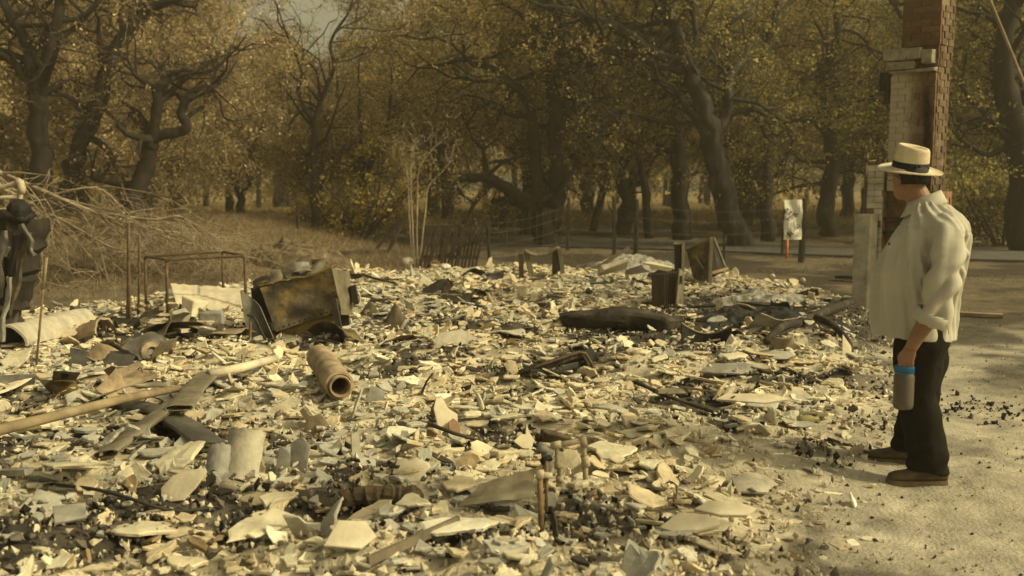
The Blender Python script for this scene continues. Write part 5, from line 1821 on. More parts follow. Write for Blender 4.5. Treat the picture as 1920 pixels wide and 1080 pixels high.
    mb = MB(); mb.prism([(-.015, -.05), (.015, -.05), (.015, .05), (-.015, .05)], .01, Matrix.Translation(at(1277, 525, Yh + .0)) @ rotm(90, 0, 20).to_4x4()); mb.build("slot", M['char'], root)
    fb = G(1272, 572); Yf = fb.y + .35
    root = thing("burnt_locker", "tall narrow burnt metal frame standing behind the finned heater", "cabinet frame", at(1272, 570, Yf))
    mb = MB(); warped(at(1264, 458, Yf), at(1279, 456, Yf), at(1279, 570, Yf), at(1266, 570, Yf), 4, 8, .006, 46, 0, .015, mb); mb.build("panel", M['steel_dark'], root)
    mb = MB(); mb.beam(at(1281, 455, Yf - .02), at(1279, 572, Yf - .02), .035, .035); mb.build("edge_post", M['galv'], root)
    mb = MB(); mb.beam(at(1263, 456, Yf - .01), at(1282, 456, Yf - .01), .03, .03); mb.build("top_rail", M['galv'], root)
    pb = G(1328, 543); Yp = pb.y
    root = thing("open_cabinet", "burnt rusty cabinet standing open like a book at the back right of the rubble", "cabinet", pb)
    warped(at(1286, 465, Yp + .45), at(1333, 450, Yp + .05), at(1330, 543, Yp), at(1300, 520, Yp + .4), 8, 8, .015, 47, .02, .02).build("side_panel", M['rust'], root, smooth=True, auto=40)
    mb = MB(); mb.beam(at(1334, 444, Yp), at(1330, 546, Yp), .05, .05); mb.build("corner_post", M['wood_grey'], root)
    mb = MB(); mb.beam(at(1284, 467, Yp + .3), at(1330, 449, Yp), .04, .03); mb.build("top_rail", M['wood_grey'], root)
    warped(at(1334, 447, Yp + .05), at(1340, 450, Yp + .6), at(1362, 506, Yp + .6), at(1336, 520, Yp + .1), 6, 6, .01, 48, 0, .02).build("side_panel", M['steel_dark'], root, smooth=True)
    mb = MB(); mb.beam(at(1338, 446, Yp + .02), at(1360, 502, Yp + .3), .03, .03); mb.build("brace", M['wood_grey'], root)
    mb = MB(); mb.beam(at(1334, 512, Yp + .02), at(1364, 503, Yp + .3), .035, .035); mb.beam(at(1304, 480, Yp + .2), at(1320, 505, Yp + .15), .02, .02); mb.build("lower_rail", M['wood'], root)
    # leaning posts with a draped cord (left of centre, back)
    qb = G(990, 530); Yq = qb.y
    root = thing("broken_railing", "two broken burnt posts with a sagging strip draped between them, behind the rubble", "frame", qb)
    for (x1, y1, x2, y2, w) in ((976, 475, 979, 536, .09), (986, 470, 1002, 536, .10), (990, 492, 998, 536, .05), (1043, 468, 1042, 526, .15), (1049, 466, 1058, 526, .08)):
        mb = MB(); mb.beam(at(x1, y1, Yq + rng.uniform(-.1, .1)), at(x2, y2 + 6, Yq + rng.uniform(-.1, .1)), w, w * .8); mb.build("post", M['wood_grey'] if w in (.10, .05, .08) else M['wood_dark'], root)
    mb = MB(); mb.tube(catmull([at(983, 470, Yq), at(1000, 478, Yq), at(1022, 477, Yq), at(1036, 470, Yq), at(1046, 465, Yq), at(1050, 475, Yq)], 4), .03, 7); mb.build("draped_strip", M['wood_grey'], root, smooth=True)
    # slabs on the back heap
    for (x, y, w, d_, rz, m, lab) in ((1150, 500, .45, .3, 10, 'concrete', "flat pale slab on the back heap, under the propped plank"), (1195, 508, .28, .25, -30, 'ashgrey', "grey rounded slab on the back heap"), (1235, 500, .4, .2, -12, 'plaster', "pale slab at the right end of the back heap")):
        c = G(x, y, .28); mb = MB(); mb.box(c, (w, d_, .07), rotm(rng.uniform(-20, 20), rng.uniform(-15, 15), rz), None, .03, rng); tag(mb.build("slab", M[m], bevel=.012), lab, "slab")
    mb = MB(); mb.beam(at(1118, 503, qb.y), at(1180, 464, qb.y), .07, .05); tag(mb.build("propped_plank", M['wood_grey']), "grey plank propped on the back heap, pointing up to the fence posts", "plank")
    # curled rusty plates right of the furnace
    b0 = G(700, 612)
    def horn(x0, y0, x1, y1, x2, y2, lab):
        Y = G((x0 + x2) / 2, max(y0, y2)).y; g = []
        for i in range(9):
            t = i / 8; row = []
            for j in range(7):
                w = j / 6
                xa = x0 + (x2 - x0) * w; ya = y0 + (y2 - y0) * w
                peak = (1 - abs(w - .55) / .55) ** 1.8 if abs(w - .55) < .55 else 0
                row.append(at(xa + (x1 - (x0 + x2) / 2 - (x2 - x0) * .05) * t * peak, ya + (y1 - ya) * t * peak, Y + .1 * math.sin(w * 3) + .12 * t))
            g.append(row)
        mb = MB(); mb.sheet(g, .01); tag(mb.build("curled_plate", M['rust'], smooth=True, auto=50), lab, "metal plate")
    horn(655, 602, 697, 556, 720, 602, "curled rusty plate with a pointed peak, right next to the furnace")
    horn(700, 622, 745, 558, 768, 618, "curled grey-brown plate with a tall spike, right of the pointed rusty one")
    # charred limb with branches at the right
    root = thing("charred_branch", "charred forked branch lying between the ash heap and the chimney", "branch", G(1500, 630))
    mb = MB()
    mb.tube(catmull([G(1440, 640, .04), G(1500, 606, .14), G(1545, 585, .14), G(1600, 565, .12)], 4), lerp_list([.03, .045, .05, .04], 13), 8)
    mb.build("limb", M['charwood'], root, smooth=True)
    mb = MB(); mb.tube(catmull([G(1530, 595, .13), G(1562, 610, .12), G(1590, 640, .05), G(1600, 670, .02)], 4), lerp_list([.04, .035, .03, .016], 13), 7); mb.build("fork", M['charwood'], root, smooth=True)
    mb = MB(); mb.tube(catmull([G(1500, 605, .14), G(1470, 610, .16), G(1436, 640, .12)], 4), lerp_list([.05, .04, .03], 9), 7); mb.build("fork", M['charwood'], root, smooth=True)
    for (x, y, L, rz, lab) in ((1425, 572, .5, -15, "flat charred board on the ash heap"), (1500, 555, .45, 20, "charred board behind the ash heap toward the chimney"), (1590, 520, .4, -35, "dark charred board on the yard left of the chimney pier")):
        c = G(x, y, .07); mb = MB(); mb.box(c, (L, .16, .05), rotm(rng.uniform(-10, 10), rng.uniform(-12, 6), rz), None, .02, rng); tag(mb.build("charred_board", M['charwood']), lab, "board")
    warped(G(1440, 662, .02), G(1490, 640, .02), G(1484, 625, .22), G(1448, 632, .2), 6, 6, .02, 51, .05, .012).build("x", M['wood_grey'], smooth=True).name = "bent_sheet"
    tag(bpy.data.objects["bent_sheet"], "grey-brown bent sheet standing below the charred forked branch", "sheet")
    # cable, sticks, rod
    mb = MB(); mb.tube(catmull([G(95, 908, .04), G(170, 916, .05), G(230, 930, .05), G(290, 950, .04), G(340, 958, .04), G(395, 952, .03)], 5), .008, 6); tag(mb.build("burnt_cable", M['cable'], smooth=True), "thin black cable snaking over the rubble in the left foreground", "cable")
    mb = MB(); mb.tube([G(802, 794, .10), G(850, 812, .09), G(892, 824, .06)], [.012, .011, .008], 6); tag(mb.build("stick", M['wood_dark'], smooth=True), "dark stick slanting below the tall pale slab", "stick")
    mb = MB(); mb.tube([G(790, 738, .02), G(800, 715, .12), G(812, 700, .2)], [.009, .008, .005], 5); tag(mb.build("twig", M['wood_dark'], smooth=True), "thin twig sticking up behind the tall pale slab", "twig")
    mb = MB(); mb.tube([G(1552, 822, .02), G(1640, 852, .015)], .009, 7); tag(mb.build("iron_rod", M['tube'], smooth=True), "thin dark rod on the dirt pointing at the man's shoe", "rod")
    mb = MB(); mb.beam(G(690, 1052, .06), G(860, 975, .06), .018, .035); tag(mb.build("grey_lath", M['wood_grey']), "long thin grey lath slanting across the bottom middle of the rubble", "lath")
    mb = MB(); mb.beam(G(-40, 888, .05), G(55, 884, .06), .05, .03); tag(mb.build("grey_lath", M['ashgrey']), "short grey lath at the left edge of the foreground", "lath")
    mb = MB(); q = G(1520, 795, .03); mb.lathe([(.001, 0), (.028, .0), (.03, .03), (.028, .08), (.014, .11), (.012, .13), (.001, .13)], 16, Matrix.Translation(q + vec(-.08, 0, .02)) @ rotm(0, 84, 0).to_4x4() @ rotm(0, 0, 0).to_4x4()); tag(mb.build("glass_jar", M['yellow_glass'], smooth=True), "yellowish half-melted glass bottle lying near the man's rod", "bottle")
    mb = MB(); mb.beam(G(1800, 588, .03), G(1880, 592, .03), .12, .04); tag(mb.build("tan_board", M['wood']), "tan board lying on the burnt dirt behind the man", "board")


def scraps():
    """loose scrap all over the heap: bent sheets, sticks and wires"""
    rng = random.Random(66)
    def spot(boxes):
        x0, y0, x1, y1 = rng.choice(boxes)
        return rng.uniform(x0, x1), rng.uniform(y0, y1)
    left = [(60, 600, 450, 690), (0, 640, 300, 760), (560, 560, 780, 640), (300, 585, 460, 640)]
    back = [(1090, 495, 1260, 540), (880, 510, 1080, 560), (1290, 540, 1590, 640), (700, 520, 900, 560)]
    mid = [(100, 740, 1400, 1000), (600, 620, 1500, 760)]
    for n, boxes, s0, s1, mats, lab, grp in ((16, left, .16, .34, ['galv', 'steel', 'rust', 'clay'], "crumpled sheet scrap in the jumbled left part of the rubble", "sheet scraps at the left"),
                                  (14, back, .16, .36, ['steel_dark', 'galv', 'charwood', 'concrete'], "crumpled sheet scrap along the far edge of the rubble", "sheet scraps at the far edge")):
        for k in range(n):
            c = G(*spot(boxes), .05); w = rng.uniform(s0, s1); h = w * rng.uniform(.4, .8); yaw = rng.uniform(0, 360)
            R = rotm(0, 0, yaw) @ rotm(rng.uniform(-60, 60), 0, 0)
            P = [c + R @ vec(sx * w * rng.uniform(.7, 1.1), sy * h * rng.uniform(.7, 1.1), 0) for sx, sy in ((-1, -1), (1, -1), (1, 1), (-1, 1))]
            m = rng.choice(mats)
            tag(warped(*P, 9, 6, .05, 100 + k, rng.uniform(-.12, .12), .006).build("sheet_scrap", M[m], smooth=True, auto=40), lab, "scrap", grp)
    for k in range(34):
        px_, py_ = spot(mid + left + back); c = G(px_, py_, .05); L = rng.uniform(.12, .38); a = rng.uniform(0, 6.28)
        d = vec(math.cos(a), math.sin(a), rng.uniform(-.12, .25)) * L
        mb = MB(); e = d.cross(vec(0, 0, 1)) * rng.uniform(-.15, .15)
        w = rng.uniform(.012, .03)
        n_ = 7; pts = [c - d + (d * 2) * (i / (n_ - 1)) + e * math.sin(math.pi * i / (n_ - 1)) for i in range(n_)]
        mb.tube(pts, [w * rng.uniform(.5, 1) for _ in pts], 5)
        tag(mb.build("charred_stick", M[rng.choice(['charwood', 'wood_dark', 'charwood', 'wood_grey'])]), "short charred stick lying loose among the shards", "stick", "charred sticks in the rubble")
    for k in range(16):
        px_, py_ = spot(mid + left); c = G(px_, py_, .03); pts = [c]; a = rng.uniform(0, 6.28)
        for i in range(7):
            a += rng.gauss(0, .6); pts.append(pts[-1] + vec(math.cos(a) * .07, math.sin(a) * .07, 0))
        pts = [vec(p.x, p.y, H(p.x, p.y) + .045 + .03 * math.sin(i * 1.3 + k)) for i, p in enumerate(pts)]
        mb = MB(); mb.tube(catmull(pts, 4), .0045, 5)
        tag(mb.build("rusty_wire", M['tube'], smooth=True), "curled rusty wire lying over the shards", "wire", "loose wires in the rubble")
    for k in range(26):
        px_, py_ = spot(mid + [(900, 600, 1500, 760)]); c = G(px_, py_, .06); r = rng.uniform(.11, .21)
        vs, fs = shard_geo(rng, r, rng.uniform(.012, .02), rng.uniform(-.1, .25), 6)
        R = rotm(0, 0, rng.uniform(0, 360)) @ rotm(abs(rng.gauss(8, 9)), 0, 0)
        mb = MB(); f_ = rng.uniform(.85, 1.02); mb.add([c + R @ Vector(q) for q in vs], fs, tuple(q * f_ for q in PAL[rng.choice(['cream', 'cream', 'grey', 'tan', 'white'])]))
        tag(mb.build("plaster_slab", M['shard']), "large flat plaster slab lying among smaller shards", "slab", "large plaster slabs in the rubble")


debris()
scraps()


def fallen_tree():
    rng = random.Random(44)
    base = G(-90, 470)
    root = thing("fallen_tree", "tangle of dead pale branches fallen from the left edge toward the tube frame", "fallen tree", base)
    Y = 15.0
    st = dict(seg=(.5, .3, .22, .18), kink=(.1, .16, .2, .24), up=(0, -.04, -.04, -.03), kids=(0, .8, .7, 0))
    mains = [([(-160, 250, 14.2), (0, 325), (90, 362), (150, 388), (205, 402), (290, 412), (330, 405), (360, 418), (398, 442)], [.06, .045, .036, .03, .026, .022, .02, .014, .006]),
             ([(-80, 330, 14), (0, 345), (60, 392), (130, 440), (190, 505, 14.6)], [.05, .03, .022, .016, .006]),
             ([(-60, 320, 14), (40, 372), (130, 420), (230, 470, 14.8), (330, 455, 15.4)], [.05, .03, .02, .015, .006]),
             ([(100, 365), (180, 352), (230, 390), (250, 415)], [.02, .016, .012, .005]),
             ([(-40, 400, 14), (60, 380), (88, 340), (92, 318)], [.03, .02, .014, .006]),
             ([(150, 388), (240, 420), (330, 450, 15.5), (420, 470, 16)], [.024, .02, .014, .005]),
             ([(200, 402, 15.2), (300, 432, 15.8), (400, 440, 16.5), (470, 455, 17)], [.02, .016, .012, .005])]
    for pts, rad in mains:
        P = [at(p[0], p[1], p[2] if len(p) > 2 else Y) for p in pts]
        C = catmull(P, 4); R_ = lerp_list(rad, len(C))
        mb = MB(); lines = [(C, R_, 0)]; tips = []
        for k in range(3, len(C) - 1):
            for _ in range(2):
                d = (C[k + 1] - C[k]).normalized()
                nd = d * 1.3 + Vector((rng.gauss(0.2, .35), rng.gauss(0, .45), rng.gauss(-.32, .28)))
                tmp = []
                grow(rng, C[k], nd, rng.uniform(.7, 1.8), max(.007, R_[k] * .45), 1, 3, st, tmp, tips)
                lines += [q for q in tmp if max(w.z for w in q[0]) < C[k].z + .10]
        for p_, r_, lev in lines:
            mb.tube(p_, [max(q, .0035) for q in r_], (8, 5, 4, 3)[lev], cap=False)
        mb.build("branch", M['bark_pale'], root, smooth=True, fix=False)


fallen_tree()


# ---------------------------------------------------------------- the man
def person():
    D0 = 5.12
    b = at(1712, 880, D0); base = Vector((b.x, D0, 0.0)); base.z = H(base.x, base.y)
    yaw = math.radians(24)
    Fv = Vector((-math.cos(yaw), math.sin(yaw), 0)); Lv = Vector((-math.sin(yaw), -math.cos(yaw), 0)); Uv = Vector((0, 0, 1))
    root = thing("person", "man in cream shirt, dark trousers and pale hat standing half turned away at the right", "person", base)
    def W(f, l, z): return base + Fv * f + Lv * l + Uv * z

    def ering(f, l, z, rf, rl, n=28, pw=2.0, tf=0.0, tl=0.0):
        """ellipse ring; tf, tl tilt it (height change per metre forward / left)"""
        out = []
        for k in range(n):
            a = 2 * math.pi * k / n
            c, s = math.cos(a), math.sin(a)
            x = rf * math.copysign(abs(c) ** (2 / pw), c); y = rl * math.copysign(abs(s) ** (2 / pw), s)
            out.append(W(f + x, l + y, z + tf * x + tl * y))
        return out

    def limb(mb, pts, rad, n=16, sub=4):
        P = catmull([W(*p) for p in pts], sub)
        mb.tube(P, lerp_list(rad, len(P)), n)

    def remeshed(mb, voxel, smooth=4, fac=.5):
        me = mb.mesh("tmp", (0, 0, 0))
        o = bpy.data.objects.new("tmp", me); COL.objects.link(o)
        bm = bmesh.new(); bm.from_mesh(me); bmesh.ops.recalc_face_normals(bm, faces=bm.faces); bm.to_mesh(me); bm.free()
        r = o.modifiers.new("r", 'REMESH'); r.mode = 'VOXEL'; r.voxel_size = voxel
        s = o.modifiers.new("s", 'SMOOTH'); s.iterations = smooth; s.factor = fac
        dg = bpy.context.evaluated_depsgraph_get(); dg.update()
        ev = o.evaluated_get(dg)
        out = bpy.data.meshes.new_from_object(ev)
        bpy.data.objects.remove(o); bpy.data.meshes.remove(me)
        return out

    def emit(me, name, m, parent, disp=None):
        n = len(me.vertices)
        co = np.empty(n * 3, np.float32); me.vertices.foreach_get("co", co); co = co.reshape(-1, 3).astype(float)
        if disp is not None:
            no = np.empty(n * 3, np.float32); me.vertices.foreach_get("normal", no); no = no.reshape(-1, 3)
            rel = co - np.array(base)
            f = rel @ np.array(Fv); l = rel @ np.array(Lv); z = rel[:, 2]
            co = co + no * disp(f, l, z, no)[:, None]
        co = co - np.array(parent_world(parent))
        me.vertices.foreach_set("co", co.astype(np.float32).ravel())
        me.polygons.foreach_set("use_smooth", np.ones(len(me.polygons), bool))
        me.update(); me.name = name
        me.materials.clear(); me.materials.append(m)
        o = bpy.data.objects.new(name, me); COL.objects.link(o); o.parent = parent
        return o

    # ---- body: one continuous surface (head, neck, trunk, arms with hands, legs)
    HY = math.radians(50)             # the head is turned further away, to his right
    hF = Fv * math.cos(HY) - Lv * math.sin(HY); hL = Lv * math.cos(HY) + Fv * math.sin(HY)
    hc = W(.085, .0, 1.615)
    def hp(f, l, z): return hc + hF * f + hL * l + Uv * z
    mb = MB()
    def hring(f, z, rf, rl, n=24, dz=0):
        return [hp(f + rf * math.cos(2 * math.pi * k / n), rl * math.sin(2 * math.pi * k / n), z + dz * math.cos(2 * math.pi * k / n)) for k in range(n)]
    mb.loft([hring(.035, -.125, .02, .018), hring(.03, -.118, .045, .038), hring(.022, -.095, .068, .052), hring(.012, -.06, .082, .063), hring(.004, -.02, .092, .070), hring(.0, .02, .098, .075), hring(-.003, .05, .086, .072), hring(-.006, .08, .072, .060), hring(-.008, .10, .045, .036), hring(-.008, .106, .012, .01)])
    mb.loft([[hp(f + .001, l, z) for f, l, z in r] for r in ([(.085, -.012, .012), (.085, .012, .012), (.092, .0, .02)], [(.088, -.016, -.03), (.088, .016, -.03), (.118, 0, -.028)], [(.082, -.012, -.042), (.082, .012, -.042), (.1, 0, -.044)])])   # nose
    mb.tube([hp(.078, -.03, -.068), hp(.092, 0, -.066), hp(.078, .03, -.068)], [.008, .011, .008], 8)      # lips
    mb.tube([hp(.085, -.05, .022), hp(.095, -.02, .026), hp(.095, .02, .026), hp(.085, .05, .022)], [.008, .011, .011, .008], 8)   # brow
    for s in (1, -1):    # ears
        mb.loft([[hp(-.012 + q * math.cos(a) - .004, s * (.066 + dd), -.02 + q * 1.55 * math.sin(a)) for a in [2 * math.pi * k / 12 for k in range(12)]] for q, dd in ((.014, 0), (.021, .010), (.020, .018), (.010, .019))])
    limb(mb, [(.0, 0, 1.40), (.02, 0, 1.47), (.065, 0, 1.55)], [.07, .064, .062], 18)
    mb.loft([ering(-.02, 0, .86, .13, .17), ering(-.02, 0, 1.05, .15, .18), ering(-.03, 0, 1.25, .14, .17), ering(-.045, 0, 1.36, .10, .14), ering(-.03, 0, 1.43, .065, .08)])
    # arms: left one hangs at his side and carries the bottle, right one hangs out of sight
    limb(mb, [(-.11, .18, 1.33), (-.105, .275, 1.2), (-.085, .30, 1.02)], [.045, .050, .046])
    limb(mb, [(-.085, .30, 1.02), (-.06, .30, .93), (.005, .282, .80), (.031, .27, .735)], [.048, .048, .037, .030])
    limb(mb, [(-.08, -.18, 1.33), (-.04, -.26, 1.2), (.0, -.28, 1.02)], [.065, .055, .048])
    limb(mb, [(.0, -.28, 1.02), (-.02, -.27, .9), (-.04, -.25, .78)], [.046, .046, .038, .030])
    for s, f0, z0 in ((1, .035, .735), (-1, -.04, .78)):
        l0 = .27 * s if s > 0 else -.25
        # palm: the back of the hand faces outward, thumb forward
        mb.loft([[W(f0 + .006 * k + .036 * w * math.cos(a), l0 + .014 * math.sin(a) - s * .004 * k, z0 - .026 * k + .01) for a in [2 * math.pi * q / 14 for q in range(14)]] for k, w in ((0, .78), (1, 1.0), (2, 1.12), (3, 1.1), (3.5, .9))])
        fin = [(-.030, .058, .0078), (-.010, .070, .0086), (.011, .074, .0090), (.031, .068, .0086)]
        for fo, ln, rr in fin:
            p0 = (f0 + .016 + fo, l0 - s * .01, z0 - .075)
            # fingers curl inward round the bottle's carrying loop
            pts = [p0, (p0[0] + .003, p0[1] - s * .004, p0[2] - ln * .42), (p0[0] + .004, p0[1] - s * .024, p0[2] - ln * .58), (p0[0] + .004, p0[1] - s * .040, p0[2] - ln * .40), (p0[0] + .003, p0[1] - s * .043, p0[2] - ln * .18)]
            limb(mb, pts, [rr * 1.12, rr * 1.06, rr, rr * .95, rr * .8], 9, 3)
        limb(mb, [(f0 + .026, l0 - s * .006, z0 - .018), (f0 + .050, l0 - s * .018, z0 - .048), (f0 + .050, l0 - s * .034, z0 - .078), (f0 + .040, l0 - s * .044, z0 - .096)], [.013, .0115, .0098, .0075], 9, 3)
    # legs inside the trousers
    limb(mb, [(-.02, .10, .92), (.005, .12, .5), (-.075, .16, .10)], [.09, .07, .05])
    limb(mb, [(-.02, -.10, .92), (-.03, -.13, .5), (.024, -.17, .10)], [.09, .07, .05])
    me = remeshed(mb, .0045, 3, .4)
    body = emit(me, "body", M['skin'], root)

    # ---- trousers
    mb = MB()
    mb.loft([ering(.0, .0, .96, .14, .17), ering(.0, 0, .86, .15, .18), ering(-.005, 0, .78, .145, .18), ering(-.01, 0, .74, .12, .15)])
    def leg(knots):
        mb.loft([ering(f, l, z, rf, rl, 24) for f, l, z, rf, rl in knots])
    leg([(-.02, .095, .84, .125, .105), (-.015, .10, .74, .130, .106), (-.0, .11, .62, .122, .098), (.012, .125, .48, .110, .090), (-.03, .14, .34, .103, .086), (-.058, .155, .20, .104, .083), (-.070, .16, .10, .105, .083), (-.074, .162, .065, .100, .08)])
    leg([(-.02, -.095, .84, .12, .105), (-.03, -.10, .74, .125, .108), (-.035, -.115, .62, .114, .10), (-.03, -.13, .48, .106, .092), (-.015, -.15, .34, .100, .088), (.008, -.165, .20, .098, .084), (.02, -.17, .12, .096, .082), (.024, -.17, .085, .093, .08)])
    me = remeshed(mb, .008, 5, .5)
    def tdisp(f, l, z, no):
        d = .030 * (fbm(f * 9 + l * 5, z * 5 + l * 3, 71, 3) - .5)
        leg_l = sstep(-.02, .04, l)
        # drape folds from the seat, sagging rings near the ankles, crease down the front
        ph = z * 30 + f * 16 + 5 * fbm(f * 6, z * 4, 72, 2)
        low = (1 - sstep(.10, .30, z))
        d += .007 * low * np.sin(z * 62 + f * 22 + l * 9)
        mid = sstep(.3, .45, z) * (1 - sstep(.7, .85, z))
        d += .006 * mid * np.sin(ph * .8)
        return d
    emit(me, "trousers", M['trousers'], root, tdisp)

    # ---- shirt: trunk, two sleeves, rolled cuffs, collar
    mb = MB()
    rows = [(.030, .765, .216, .226, -.07), (.034, .84, .214, .228, -.05), (.036, .92, .213, .228, -.03), (.030, 1.0, .210, .228, -.01), (.018, 1.10, .224, .238, 0), (-.010, 1.20, .208, .232, 0), (-.035, 1.30, .186, .228, 0), (-.052, 1.37, .160, .218, 0), (-.050, 1.42, .130, .190, 0), (-.030, 1.455, .100, .130, .0), (-.005, 1.48, .080, .088, .0)]
    mb.loft([ering(f, 0, z, rf, rl, 40, 2.15, tf=-tf) for f, z, rf, rl, tf in rows])
    limb(mb, [(-.085, .150, 1.365), (-.112, .222, 1.305), (-.112, .288, 1.2), (-.098, .322, 1.06), (-.080, .326, .97), (-.058, .315, .895)], [.078, .084, .078, .074, .076, .076], 20)
    limb(mb, [(-.080, -.155, 1.365), (-.07, -.222, 1.31), (-.04, -.268, 1.2), (.0, -.285, 1.06), (.0, -.28, .97), (-.02, -.27, .90)], [.080, .094, .088, .084, .082, .078], 20)
    me = remeshed(mb, .0065, 4, .5)
    def sdisp(f, l, z, no):
        ang = np.arctan2(l, f)
        arm = sstep(.235, .275, np.abs(l) + 0 * z) * (1 - sstep(1.36, 1.44, z))
        n1 = fbm(f * 7 + 3, l * 7 + z * 2.2, 81, 3) - .5
        # long folds hanging from the shoulder blades, swinging forward to the belly
        ph = ang * 9 + z * 5.5 + 4.0 * fbm(l * 3 + f * 2, z * 2.2, 83, 2)
        fold = np.sin(ph); fold = np.sign(fold) * np.abs(fold) ** .7
        hang = sstep(.78, .95, z) * (1 - sstep(1.25, 1.42, z))
        d = (1 - arm) * (.015 * fold * (.3 + .7 * hang) + .024 * n1 + .006 * np.sin(ph * 2.3 + 9 * n1) + .010 * (fbm(f * 22 + z * 6, l * 22 - z * 9, 87, 2) - .5))
        # deep creases at the back of the armpit
        q = np.exp(-(((l - .16) / .09) ** 2)) * np.exp(-(((z - 1.22 + (f + .2) * .6) / .16) ** 2)) * (f < 0)
        d += q * .020 * np.sin((z * .75 - f * 1.0) * 75)
        # sleeve: slanting creases toward the elbow
        d += arm * (.015 * np.sin(z * 46 + f * 30 + 5 * fbm(f * 6, z * 5, 85, 2)) * (1 - sstep(1.1, 1.3, z)) + .006 * np.sin(f * 60 + z * 10) + .016 * n1)
        # yoke seam
        d -= .004 * np.exp(-((z - 1.335 - .1 * (f + .1)) / .006) ** 2) * (1 - arm)
        d = d * (.25 + .75 * sstep(.76, .86, z))
        return d
    shirt = emit(me, "shirt", M['shirt'], root, sdisp)
    # rolled cuffs
    for s, pts in ((1, [(-.071, .321, .935), (-.052, .314, .885)]), (-1, [(-.008, -.272, .935), (-.02, -.27, .885)])):
        mb = MB(); a = W(*pts[0]); c = W(*pts[1]); ax = (c - a).normalized(); u, v = frame_of(ax); L = (c - a).length
        Mx = Matrix((u, v, ax)).transposed().to_4x4(); Mx.translation = a
        rings = [(.083, 0), (.091, .004), (.092, L * .5), (.093, L), (.088, L + .008), (.076, L + .005), (.074, L - .03), (.072, 0)]
        mb.lathe(rings, 30, Mx, close=True)
        mb.v = [tuple(Vector(p) + Vector((0, 0, .004 * math.sin(i * 1.9)))) for i, p in enumerate(mb.v)]
        mb.build("cuff", M['shirt'], root, smooth=True)
    # collar, standing round the neck and folded over
    mb = MB(); g = []
    for k in range(33):
        t = k / 32; a = math.radians(28 + 304 * t); row = []
        c, s = math.cos(a), math.sin(a)
        for j, (rr, zz) in enumerate(((.066, 1.455), (.067, 1.475), (.068, 1.495), (.073, 1.503), (.081, 1.488), (.094, 1.462), (.106, 1.440))):
            back = (1 - c) / 2
            row.append(W(.018 + rr * c * 1.08 - .012 * back, rr * s * 1.12, zz + .040 * back - .030 * (1 - back) - .018 * (1 - back) * (j > 3)))
        g.append(row)
    mb.sheet(g, .003); mb.build("collar", M['shirt'], root, smooth=True)
    # knotted tab end hanging at the rolled cuff
    mb = MB(); q = W(-.055, .335, .925)
    mb.tube([W(-.05, .34, 1.0), W(-.056, .348, .95), q], [.004, .005, .006], 7); mb.tube([q + Vector((0, 0, .012)), q, q - Vector((0, 0, .012))], [.006, .013, .007], 9); mb.tube([q, q + Vector((-.008, -.004, -.04))], [.006, .004], 6)
    mb.build("cuff_tab", M['shirt'], root, smooth=True)

    # ---- shoes
    def shoe(f0, l0, turn, zh=0.0):
        c, s = math.cos(turn), math.sin(turn)
        gx = base + Fv * f0 + Lv * l0; gz = H(gx.x, gx.y) - base.z
        def S(x, y, z): return W(f0 + c * x - s * y, l0 + s * x + c * y, gz + z)
        prof = [(-.115, .030, .050), (-.108, .036, .085), (-.08, .040, .098), (-.03, .041, .100), (.01, .042, .092), (.05, .045, .075), (.09, .050, .060), (.13, .049, .052), (.16, .043, .046), (.182, .030, .038), (.190, .014, .028)]
        mb = MB(); rings = []
        for x, w, h in prof:
            ring = []
            for k in range(18):
                a = 2 * math.pi * k / 18
                cy, sz = math.cos(a), math.sin(a)
                y = w * math.copysign(abs(cy) ** .75, cy); z = .018 + (h * .5) * (1 + math.copysign(abs(sz) ** .8, sz)) * .95
                ring.append(S(x, y, z))
            rings.append(ring)
        mb.loft(rings)
        mb.tube([S(-.06, 0, .07), S(-.065, 0, .13)], [.043, .050], 16)
        me = remeshed(mb, .005, 4, .5)
        up = emit(me, "shoe", M['shoe'], root, lambda f, l, z, no: .004 * (fbm(f * 26, l * 26 + z * 20, 91, 3) - .5))
        mb = MB(); ring = []
        out = [(-.122, .0), (-.112, .030), (-.06, .041), (0, .042), (.06, .049), (.12, .053), (.165, .046), (.192, .022), (.197, 0)]
        out = out + [(x, -y) for x, y in reversed(out[1:-1])]
        mb.loft([[S(x, y, 0) for x, y in out], [S(x * 1.01, y * 1.03, .012) for x, y in out], [S(x * 1.0, y * 1.02, .026) for x, y in out]])
        o = mb.build("sole", M['sole'], up, origin=parent_world(root), smooth=True, auto=40)
        o.location = (0, 0, 0)
        mb = MB()
        for x, h in ((.005, .112), (.03, .102), (.055, .089)):
            mb.tube([S(x, -.026, h - .012), S(x + .006, 0, h - .001), S(x, .026, h - .012)], .0035, 6)
        o = mb.build("laces", M['trousers'], up, origin=parent_world(root), smooth=True); o.location = (0, 0, 0)
    shoe(-.058, .165, math.radians(22))
    shoe(.062, -.175, math.radians(12))

    # ---- hair under the hat
    mb = MB()
    rings = []
    for z, rf, rl, f in ((-.040, .094, .074, -.012), (-.02, .098, .077, -.012), (.03, .096, .079, -.006), (.055, .084, .070, -.004)):
        rings.append([hp(f + rf * math.cos(math.radians(98 + 164 * k / 26)), rl * math.sin(math.radians(98 + 164 * k / 26)), z - .02 * 0) for k in range(27)])
    mb.sheet(rings, .010)
    mb.build("hair", M['hair'], root, smooth=True)
    # ---- spectacles
    mb = MB()
    for s in (1, -1):
        c = [hp(.112, s * .033 + .024 * math.cos(a), -.002 + .019 * math.sin(a)) for a in [2 * math.pi * k / 18 for k in range(19)]]
        mb.tube(c, .0022, 5, cap=False)
        mb.tube([hp(.110, s * .056, .004), hp(.06, s * .083, .004), hp(-.01, s * .087, .002), hp(-.035, s * .085, -.012)], .002, 5)
